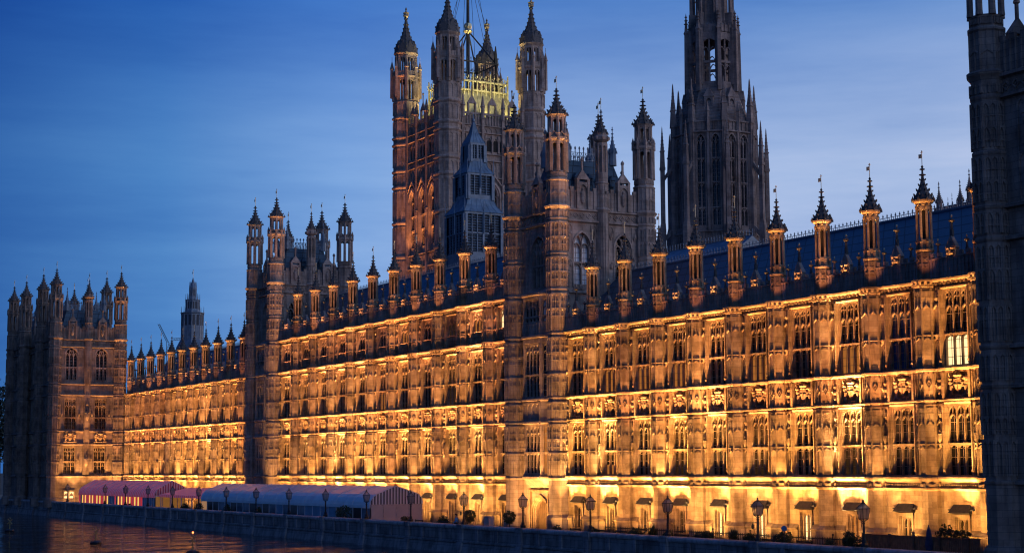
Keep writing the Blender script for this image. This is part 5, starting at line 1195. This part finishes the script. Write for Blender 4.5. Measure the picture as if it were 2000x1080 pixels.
M['tblue'] = plain('blue_canvas', (.66, .84, .95), .25, 0, .12, .7); M['tpink'] = stripe_mat('pink_striped_canvas_glow', (.80, .24, .30), (.88, .66, .70), .9, 'X', emit=(1, .16, .22), es=.10); M['gstripe'] = stripe_mat('dark_white_stripes', (.07, .06, .08), (.85, .80, .80), .36, 'Y')  # pink canvas emits faintly, standing in for light shining through from inside
M['gpink'] = stripe_mat('red_white_stripes', (.40, .06, .12), (.78, .58, .62), .38, 'Y'); M['tpanel'] = plain('cream_panel', (.58, .46, .44), .5, 0, .1, 1); M['white'] = plain('white_frame', (.62, .66, .72), .5, 0, .08, 2)
M['pvc'] = plain('clear_sheet', (.10, .17, .25), .2, 0, .4, .6); M['pvc2'] = plain('blue_curtain', (.16, .34, .50), .5, 0, .2, .8); M['pvcdark'] = plain('dark_opening', (.012, .016, .024), .3, 0, .3, 1)
M['redlit'] = plain('red_curtain_lit', (.4, .03, .05), .7, 0, .4, 3, (1, .06, .07), .42); M['yellit'] = plain('yellow_lit_panel', (.6, .4, .1), .6, 0, .3, 2, (1, .55, .10), 1.1)
def marquee(label, xn, xf, prof, zel, mroof, mgable, gz, bays, panelfn, ribs=True, sub=2):
    """prof: [(y,z)] cross-section from the river eave over the ridge to the rear eave"""
    r = thing('marquee', label, 'marquee'); L_ = xf - xn
    mb = MB()
    for (y0, z0), (y1, z1) in zip(prof, prof[1:]): mb.quad((xn, y0, z0), (xf, y0, z0), (xf, y1, z1), (xn, y1, z1))
    mb.box(xn, xf, prof[0][0] - .12, prof[0][0] + .02, zel - .32, zel); rf = mb.build('roof', mroof, r)
    if ribs:
        for i in range(bays + 1):
            x = xn + L_ * i / bays; mb = MB()
            for (y0, z0), (y1, z1) in zip(prof, prof[1:]): mb.tube((x, y0, z0 + .02), (x, y1, z1 + .02), .045, 5)
            mb.build('roof_rib', M['white'], rf)
    mb = MB(); P = [mb.p(xn - .03, y, z) for y, z in prof]; Q = [mb.p(xn + .03, y, z) for y, z in prof]; mb.q(*P); mb.q(*reversed(Q))
    for i in range(len(P) - 1): mb.q(P[i], P[i + 1], Q[i + 1], Q[i])
    mb.build('gable_end', mgable, r)
    yf, yr = prof[0][0] - .1, prof[-1][0] + .1
    for i in range(4):   # end panels under the gable
        y0 = yr + (yf - yr) * i / 4; y1 = yr + (yf - yr) * (i + 1) / 4; mb = MB(); mb.box(xn, xn + .06, y0 + .06, y1 - .06, .2, gz - .08); mb.box(xn + .01, xn + .05, y0 + .06, y1 - .06, -.35, .15); mb.build('end_panel', panelfn('end', i), r)
    mb = MB()
    for i in range(5): y = yr + (yf - yr) * i / 4; mb.box(xn - .05, xn + .1, y - .05, y + .05, -.35, gz)
    mb.box(xn - .05, xn + .1, yr, yf, gz - .1, gz + .04); mb.box(xn - .05, xn + .1, yr, yf, .12, .22); mb.build('end_frame', M['white'] if mgable == M['gpink'] else plain('pale_timber', (.55, .42, .38), .6), r)
    n = bays * sub
    for i in range(n):
        x0 = xn + L_ * i / n; x1 = xn + L_ * (i + 1) / n
        mb = MB(); mb.box(x0 + .05, x1 - .05, yf - .04, yf, -.35, zel - .3); mb.build('side_panel', panelfn('side', i), r)
    for i in range(n + 1): x = xn + L_ * i / n; mb = MB(); mb.box(x - .05, x + .05, yf - .06, yf + .05, -.35, zel - .3); mb.build('side_post', M['white'], r)
    mb = MB(); mb.quad((xn, yr, -.35), (xf, yr, -.35), (xf, yr, prof[-1][1]), (xn, yr, prof[-1][1])); mb.quad((xf, yr, -.35), (xf, yf, -.35), (xf, yf, zel), (xf, yr, zel)); mb.build('rear_sheet', M['tpanel'], r)
    return r
random.seed(11)
bl_side = ['pvc', 'pvcdark', 'pvc', 'pvcdark', 'pvc2', 'pvc2', 'pvc2', 'pvc2', 'pvc', 'pvcdark', 'pvc', 'pvc2', 'pvc', 'pvcdark', 'pvc', 'pvcdark', 'pvc', 'pvc', 'pvcdark', 'pvc2', 'pvc', 'pvcdark', 'pvcdark', 'tlit']
M['tlit'] = plain('warm_lit_sheet', (.3, .2, .1), .5, 0, .3, 2, (1, .50, .22), .3)
blue_prof = [(10.4, 2.05), (10.32, 2.4), (10.05, 2.85), (9.6, 3.2), (9.0, 3.42), (7.4, 4.05), (5.5, 3.5), (4.7, 3.2), (4.25, 2.8), (4.1, 2.15)]
marquee('long blue-white marquee with curved eaves and striped near gable', 165.6, 221.0, blue_prof, 2.05, M['tblue'], M['gstripe'], 2.1, 12, lambda k, i: M['tpanel'] if k == 'end' else M[bl_side[i % 24]])
pk = ['pvc2', 'pvc2', 'pvc2', 'pvc', 'yellit', 'redlit', 'yellit', 'redlit', 'redlit', 'yellit', 'redlit', 'yellit', 'redlit', 'redlit', 'yellit', 'redlit', 'yellit', 'redlit', 'redlit', 'yellit', 'redlit', 'yellit', 'pvc', 'redlit']
M['amberdim'] = plain('amber_interior', (.2, .12, .05), .6, 0, .5, 1.2, (1, .45, .10), .16)
pink_prof = [(10.1, 2.2), (10.0, 2.6), (9.7, 3.05), (9.3, 3.3), (7.5, 4.3), (5.6, 3.4), (5.4, 2.3)]
marquee('pink striped marquee glowing red and yellow inside, left of the blue one', 242.9, 285.4, pink_prof, 2.2, M['tpink'], M['gpink'], 2.15, 12, lambda k, i: M['amberdim'] if k == 'end' else M[pk[i % 24] if i > 6 else ['pvc2', 'pvc', 'pvc2'][i % 3]], sub=4)
r = thing('canopy', 'low pinkish open sided canopy between the two marquees', 'canopy')
mb = MB(); mb.quad((222, 9.6, 2.35), (242.4, 9.6, 2.35), (242.4, 5.2, 3.3), (222, 5.2, 3.3)); mb.box(222, 242.4, 9.5, 9.6, 2.0, 2.36); mb.build('roof', M['tpink'], r)
for x in (223, 227.6, 232.3, 237, 241.8): mb = MB(); mb.box(x - .06, x + .06, 9.42, 9.54, -.35, 2.1); mb.box(x - .06, x + .06, 5.2, 5.3, -.35, 3.2); mb.build('post', M['white'], r)
spotlike(LS['pa'], (232, 7, 2.4), (232, 6.5, 0)).data = LS['pa'].copy()

# ------------------------------------------------------------------ plants
def leafmat(name, c): return plain(name, c, .7, 0, .5, 3)
M['leafA'] = leafmat('shrub_leaves', (.030, .045, .014)); M['leafB'] = leafmat('dry_leaves', (.055, .050, .016)); M['leafD'] = leafmat('tree_leaves', (.018, .028, .014)); M['bark'] = plain('bark', (.06, .045, .03), .9); M['pot'] = plain('terracotta_pot', (.16, .07, .04), .8)
def leaves(mb, c, r, n, s, hollow=.45):
    for _ in range(n):
        while True:
            v = Vector((random.uniform(-1, 1), random.uniform(-1, 1), random.uniform(-1, 1)))
            if hollow < v.length < 1: break
        p = Vector(c) + Vector((v.x * r[0], v.y * r[1], v.z * r[2])); a = Vector((random.gauss(0, 1), random.gauss(0, 1), random.gauss(0, 1))).normalized(); b = a.orthogonal().normalized(); k = s * random.uniform(.6, 1.3)
        mb.quad(tuple(p - a * k), tuple(p + b * k * .45), tuple(p + a * k), tuple(p - b * k * .45))
def shrub(name, label, x, y, h, w, m, kind='bush', cat='shrub'):
    r = thing(name, label, cat, (x, y, -.35), 'plants along the terrace')
    mb = MB()
    if kind == 'ball':
        leaves(mb, (0, 0, h - w), (w, w, w), 520, .11, .5); tr = MB(); tr.tube((0, 0, .2), (0, 0, h - w), .05, 6, .04); tr.build('trunk', M['bark'], r)
    elif kind == 'spiky':
        for i in range(90):
            a = random.uniform(0, 2 * PI); e = random.uniform(.1, 1.4); d = Vector((math.cos(a) * math.cos(e) * w, math.sin(a) * math.cos(e) * w, h * .75 * math.sin(e))) * random.uniform(.7, 1); b = Vector((-d.y, d.x, 0)).normalized() * .05
            o = Vector((0, 0, h * .3)); mb.quad(tuple(o - b), tuple(o + d * .6 - b), tuple(o + d + Vector((0, 0, -.12))), tuple(o + d * .6 + b))
        leaves(mb, (0, 0, h * .35), (w * .6, w * .6, h * .35), 120, .1)
    else:
        for i in range(5): leaves(mb, (random.uniform(-.45, .45) * w, random.uniform(-.3, .3) * w, h * random.uniform(.4, .68)), (w * .6, w * .55, h * .34), 130, .11, .2)
        tr = MB(); tr.tube((0, 0, .2), (.1, 0, h * .6), .05, 5, .02); tr.tube((0, 0, .3), (-.25, .1, h * .7), .04, 5, .02); tr.build('stem', M['bark'], r)
    mb.build('foliage', m, r)
    pt = MB(); pt.lathe(0, 0, [(.28, 0), (.38, .45), (.42, .47), (.36, .5)], 8); pt.build('pot', M['pot'], r)
SH = [('round topiary tree in a pot left of the arched doorway', 137.3, 9.0, 2.35, .62, 'leafA', 'ball'), ('bushy tub plant right of the striped gable', 150.6, 9.2, 1.75, .9, 'leafA', 'bush'),
      ('round leafy tree behind the person in blue', 145.2, 9.0, 2.3, .6, 'leafA', 'ball'), ('low wide shrub right of the arched doorway lamp', 115.4, 9.4, 1.5, 1.0, 'leafA', 'bush'), ('arching dry grass plant on the terrace before a lit bay', 113.3, 9.2, 2.0, .75, 'leafB', 'spiky'),
      ('low pale green bush near the middle of the right wing', 106.3, 9.6, 1.45, .8, 'leafB', 'bush'), ('rounded feathery shrub between two lantern lamps', 102.2, 9.4, 1.95, .8, 'leafB', 'spiky'), ('dark leafy shrub beside the round blue sign', 96.1, 9.5, 1.85, .9, 'leafA', 'bush'),
      ('small spiky plant left of the rightmost lamp group', 91.2, 9.5, 1.65, .7, 'leafB', 'spiky'), ('tall dark shrub beside the rightmost lantern lamp', 88.4, 9.7, 2.0, .75, 'leafA', 'bush'), ('large clipped round bush before the blue marquee near its gable', 170.6, 11.2, 2.35, .95, 'leafA', 'ball'),
      ('dark tub shrub before the far part of the blue marquee', 208.7, 11.2, 2.0, .9, 'leafA', 'bush'), ('dark tub shrub at the far end of the blue marquee', 219.5, 11.2, 1.9, .9, 'leafA', 'bush'), ('small dark shrub before the low canopy', 226, 11.0, 1.7, .8, 'leafA', 'bush'),
      ('small dark plant before the lit panels of the pink marquee', 252, 11.2, 1.5, .6, 'leafA', 'bush'), ('low bush before the striped gable panels', 158.5, 9.6, 1.5, .8, 'leafA', 'bush'), ('narrow dark shrub before the middle of the blue marquee', 196.5, 11.3, 1.8, .5, 'leafA', 'bush')]
SH += [('small tub shrub midway between the bracket lamp and the rightmost lamp', 90.0, 10.6, 1.5, .55, 'leafB', 'bush'), ('leafy tub plant just right of the third lamp from the right', 104.2, 10.4, 1.55, .7, 'leafA', 'bush'), ('leafy tub plant just left of the third lamp from the right', 109.2, 10.3, 1.5, .75, 'leafA', 'bush'),
       ('dark tub plant just left of the fourth lamp from the right', 120.4, 10.4, 1.45, .7, 'leafA', 'bush'), ('dark low tub plant right of the arched doorway lamp', 126.4, 10.4, 1.4, .75, 'leafB', 'bush'), ('tufted plant between the doorway lamp and the topiary tree', 132.6, 10.3, 1.5, .6, 'leafB', 'spiky'),
       ('dark tub plant between the planter box and the person in blue', 143.2, 10.6, 1.4, .6, 'leafA', 'bush'), ('tufted plant right beside the bracket lamp nearest the tower', 93.9, 10.8, 1.45, .6, 'leafB', 'spiky'), ('tub shrub close to the left of the bracket arm lamp', 98.6, 10.6, 1.6, .7, 'leafA', 'bush')]
for lb, x, y, h, w, m, k in SH: shrub('potted_plant', lb, x, y, h, w, M[m], k)
def tree(label, x, y, h, w):
    r = thing('tree', label, 'tree', (x, y, -.4), 'garden trees beyond the far pavilion'); mb = MB()
    mb.tube((0, 0, 0), (.2, 0, h * .5), .45, 7, .22)
    for i in range(6): a = i * 1.05; mb.tube((.2, 0, h * (.3 + .05 * i)), (math.cos(a) * w * .6, math.sin(a) * w * .6, h * (.6 + .05 * i)), .16, 5, .05)
    mb.build('trunk', M['bark'], r); mb = MB()
    for i in range(16): a = random.uniform(0, 2 * PI); d = random.uniform(.1, .75) * w; leaves(mb, (math.cos(a) * d, math.sin(a) * d, h * random.uniform(.4, .86)), (w * .38, w * .38, h * .14), 170, .42, .15)
    mb.build('crown', M['leafD'], r)
tree('tallest dark tree behind the far pavilion at the left edge', 358, 11, 27.5, 9); tree('dark tree low at the left edge by the river beyond the pavilion', 352, 16.5, 19, 7); tree('dark tree partly hidden behind the far pavilion', 380, 3, 27, 9)

# ------------------------------------------------------------------ terrace furniture
def table_set(label, x, y, a):
    r = thing('picnic_table', label, 'table', (x, y, -.35), 'tables on the terrace'); r.rotation_euler[2] = a
    mb = MB(); [mb.box(-.9, .9, -.36 + k * .15, -.24 + k * .15, .72, .76) for k in range(5)]; mb.build('table_top', M['timber'], r)
    for s in (-1, 1):
        mb = MB(); mb.box(-.9, .9, s * .72 - .14, s * .72 + .14, .43, .47); mb.build('seat', M['timber'], r)
        mb = MB(); mb.tube((s * .65, -.7, 0), (s * .65, -.2, .72), .04, 4); mb.tube((s * .65, .7, 0), (s * .65, .2, .72), .04, 4); mb.box(s * .65 - .04, s * .65 + .04, -.75, .75, .36, .43); mb.build('leg', M['timber'], r)
M['timber'] = plain('weathered_timber', (.20, .10, .06), .7, 0, .3, 4)
TS = [('timber table nearest the striped marquee gable', 155.5, 7), ('timber table behind the person in blue', 147.5, 7), ('timber table just left of the arched doorway', 141, 6.6), ('timber table right of the arched doorway', 124, 7), ('timber table below the fourth lamp from the right', 118, 6.8),
      ('timber table beside the low wide shrub', 111.6, 7), ('timber table left of the third lamp from the right', 107.5, 6.6), ('timber table right of the rounded feathery shrub', 99.8, 7), ('timber table left of the round blue sign', 97.6, 6.4), ('timber table nearest the brown garden screen', 92.4, 7)]
for i, (lb, x, y) in enumerate(TS): table_set(lb, x, y, random.uniform(-.2, .2))
BN = ['dark bench right of the bracket arm lamp', 'dark bench left of the round blue sign', 'dark bench right of the third lamp from the right', 'dark bench left of the low pale green bush', 'dark bench right of the fourth lamp from the right', 'dark bench left of the fourth lamp from the right', 'dark bench before the bay right of the arched doorway', 'dark bench just left of the person in blue', 'dark bench near the striped marquee gable']
for lb, x in zip(BN, (93.0, 97.2, 105.2, 107.8, 116.5, 119.0, 123.6, 148.4, 154.0)):
    r = thing('bench', lb, 'bench', (x, 10.2, -.35), 'benches along the river wall')
    mb = MB(); [mb.box(-.9, .9, -.05, .0, .55 + k * .16, .67 + k * .16) for k in range(4)]; mb.build('backrest', M['iron'], r)
    mb = MB(); mb.box(-.9, .9, -.5, -.02, .42, .47); mb.build('seat', M['timber'], r)
    for sx in (-.8, .8): mb = MB(); mb.box(sx - .04, sx + .04, -.06, .02, 0, 1.18); mb.box(sx - .04, sx + .04, -.5, -.42, 0, .45); mb.box(sx - .04, sx + .04, -.5, 0, .64, .7); mb.build('leg', M['iron'], r)
r = thing('iron_railing', 'low black iron railing along the foot of the lit right wing', 'railing')
mb = MB(); mb.box(88, 129.5, 3.46, 3.54, .55, .62); mb.box(88, 129.5, 3.47, 3.53, -.15, -.1); x = 88
while x < 129.5: mb.tube((x, 3.5, -.35), (x, 3.5, .72), .022, 4); x += .28
mb.build('bars', M['iron'], r)
for x in range(88, 131, 5): mb = MB(); mb.tube((x, 3.5, -.35), (x, 3.5, .85), .05, 5); mb.blob((x, 3.5, .9), (.08, .08, .1), 6, 4); mb.build('post', M['iron'], r)
r = thing('garden_screen', 'brown slatted garden screen with posts beside the dark corner tower', 'screen')
mb = MB(); x = 77.5
while x < 88.2: mb.box(x, x + .12, 8.96, 9.0, -.35, 1.35); x += .16
mb.box(77.5, 88.2, 8.9, 9.05, 1.33, 1.42); mb.build('slats', M['timber'], r)
for x in (78.4, 80.9, 83.3, 85.6, 88.2): mb = MB(); mb.box(x - .07, x + .07, 9.0, 9.12, -.35, 1.7 if x in (83.3,) else 1.5); mb.build('post', M['timber'], r)
mb = MB(); leaves(mb, (80, 8.8, 1.6), (1.6, .4, .35), 260, .12, .1); leaves(mb, (80.6, 8.8, 1.9), (.6, .3, .35), 90, .12, .1); mb.build('climbing_plant', M['leafA'], r)
r = thing('parasol', 'closed dark blue parasol beside the brown garden screen', 'parasol', (81.2, 9.7, -.35))
mb = MB(); mb.lathe(0, 0, [(.05, .95), (.2, 1.0), (.24, 1.3), (.17, 1.9), (.1, 2.3), (.03, 2.45)], 9); mb.build('canopy', plain('blue_fabric', (.045, .05, .12), .7), r)
mb = MB(); mb.tube((0, 0, 0), (0, 0, 2.55), .03, 6); mb.lathe(0, 0, [(.3, 0), (.3, .08), (.05, .12)], 8); mb.build('pole', M['iron'], r)
r = thing('signpost', 'round blue sign on a thin post beside the dark shrub', 'sign', (95.2, 10.2, -.35))
mb = MB(); mb.tube((0, 0, 0), (0, 0, 1.8), .03, 5); mb.build('post', M['iron'], r)
mb = MB(); mb.T = (0, 0, .6, .8, -.8, .6)
for k in range(16): a0, a1 = k * PI / 8, (k + 1) * PI / 8; mb.q(mb.p(0, .05, 1.95), mb.p(.2 * math.cos(a0), .05, 1.95 + .2 * math.sin(a0)), mb.p(.2 * math.cos(a1), .05, 1.95 + .2 * math.sin(a1)))
for k in range(16): a0, a1 = k * PI / 8, (k + 1) * PI / 8; mb.quad((.2 * math.cos(a0), .02, 1.95 + .2 * math.sin(a0)), (.2 * math.cos(a1), .02, 1.95 + .2 * math.sin(a1)), (.2 * math.cos(a1), .05, 1.95 + .2 * math.sin(a1)), (.2 * math.cos(a0), .05, 1.95 + .2 * math.sin(a0)))
mb.build('disc', plain('blue_sign', (.03, .16, .45), .4), r)
r = thing('planter_box', 'tall pale planter box on a red base left of the topiary tree', 'planter', (140.6, 9.4, -.35))
mb = MB(); mb.box(-.55, .55, -.3, .3, 0, .9); mb.build('base', plain('red_wood', (.20, .045, .03), .6), r); mb = MB(); mb.box(-.5, .5, -.26, .26, .9, 1.75); mb.box(-.55, .55, -.3, .3, 1.7, 1.78); mb.build('panel', M['tpanel'], r)
# person standing on the terrace
def skin_person():
    V = [(0, 0, .95), (0, 0, 1.15), (0, .01, 1.38), (0, .02, 1.5), (0, .05, 1.62), (0, .04, 1.72), (.19, 0, 1.40), (.25, .03, 1.12), (.2, .26, 1.0), (.17, .34, 1.02), (-.19, 0, 1.40), (-.25, .0, 1.12), (-.2, .24, 1.02), (-.17, .33, 1.05),
         (.1, 0, .9), (.11, .03, .5), (.12, 0, .08), (.13, .15, .04), (-.1, 0, .9), (-.11, .01, .5), (-.12, -.03, .08), (-.13, .12, .04)]
    E = [(0, 1), (1, 2), (2, 3), (3, 4), (4, 5), (2, 6), (6, 7), (7, 8), (8, 9), (2, 10), (10, 11), (11, 12), (12, 13), (0, 14), (14, 15), (15, 16), (16, 17), (0, 18), (18, 19), (19, 20), (20, 21)]
    R = [.15, .14, .16, .065, .1, .085, .075, .055, .04, .035, .075, .055, .04, .035, .1, .07, .05, .04, .1, .07, .05, .04]
    return V, E, R
V, E, R = skin_person()
def skinned(name, keep, grow, m, parent=None):
    idx = {k: i for i, k in enumerate(keep)}; me = bpy.data.meshes.new(name); me.from_pydata([V[k] for k in keep], [(idx[a], idx[b]) for a, b in E if a in idx and b in idx], []); o = link(name, me, parent)
    md = o.modifiers.new('skin', 'SKIN'); me.skin_vertices[0].data[0].use_root = True
    for k, i in idx.items(): me.skin_vertices[0].data[i].radius = (R[k] + grow,) * 2
    o.modifiers.new('sub', 'SUBSURF').render_levels = 2; me.materials.append(m); return o
p = skinned('person', list(range(22)), 0, plain('skin', (.45, .27, .2), .6)); p.location = (146.3, 9.9, -.35); p.rotation_euler[2] = -.7; p.scale = (1.06,) * 3
tag(p, 'person in a bright blue jacket standing on the terrace beside a lamp', 'person')
skinned('jacket', [0, 1, 2, 6, 7, 8, 10, 11, 12], .022, plain('blue_jacket', (.05, .25, .55), .7), p); skinned('trousers', [0, 14, 15, 16, 18, 19, 20], .02, plain('dark_trousers', (.02, .02, .03), .8), p)
mb = MB(); mb.blob((0, .03, 1.74), (.115, .125, .09), 10, 6); mb.blob((0, -.03, 1.69), (.105, .07, .11), 8, 5); mb.build('hair', plain('dark_hair', (.02, .015, .012), .7), p)
# river markers
def marker(label, x, y, lamp):
    r = thing('river_marker', label, 'river marker', (x, y, -1.9), 'markers moored in the river'); m = plain('marker_yellow', (.35, .26, .10), .6)
    mb = MB(); mb.lathe(0, 0, [(.55, -.1), (.62, .1), (.5, .25), (.15, .32)], 10); mb.build('float', M['iron'], r); mb = MB(); mb.tube((0, 0, .3), (0, 0, 1.15), .07, 6); mb.build('pole', m, r)
    mb = MB(); mb.T = (0, 0, .6, .8, -.8, .6)
    for s in (-1, 1): mb.tube((-.32 * s, 0, .95), (.32 * s, 0, 1.6), .05, 5)
    mb.blob((0, 0, 1.72), (.08, .08, .12), 6, 4); mb.build('cross_topmark', m, r)
    if lamp: mb = MB(); mb.blob((0, 0, 1.95), (.09, .09, .1), 8, 5); mb.build('lamp', plain('red_lamp', (.5, .1, .05), .4, 0, .1, 2, (1, .22, .06), 5), r)
marker('yellow cross topped river marker at the far left of the water', 225.3, 34.8, False); marker('yellow cross topped river marker in the orange reflection', 181.6, 35.4, False); marker('river marker carrying a glowing red lamp', 154.8, 33.5, True)
# far tower crane
r = thing('tower_crane', 'thin distant tower crane between the far wing and the small dark turret', 'crane')
mb = MB(); cx, cy = 905, -200
def lattice(a, b, w):
    a, b = Vector(a), Vector(b); n = 9; d = (b - a) / n; s = Vector((0, w, 0)) if abs(d.y) < abs(d.z) else Vector((0, 0, w))
    for o in (-1, 1): mb.tube(tuple(a + s * o), tuple(b + s * o), .17, 4)
    for i in range(n): mb.tube(tuple(a + d * i + s), tuple(a + d * (i + 1) - s), .12, 4)
lattice((cx, cy, 40), (cx, cy, 76), .7); lattice((cx, cy, 76), (cx - 2, cy + 6, 86), .5); lattice((cx, cy - 3, 78), (cx, cy - 16, 79), .5)
mb.build('jib', M['iron'], r)
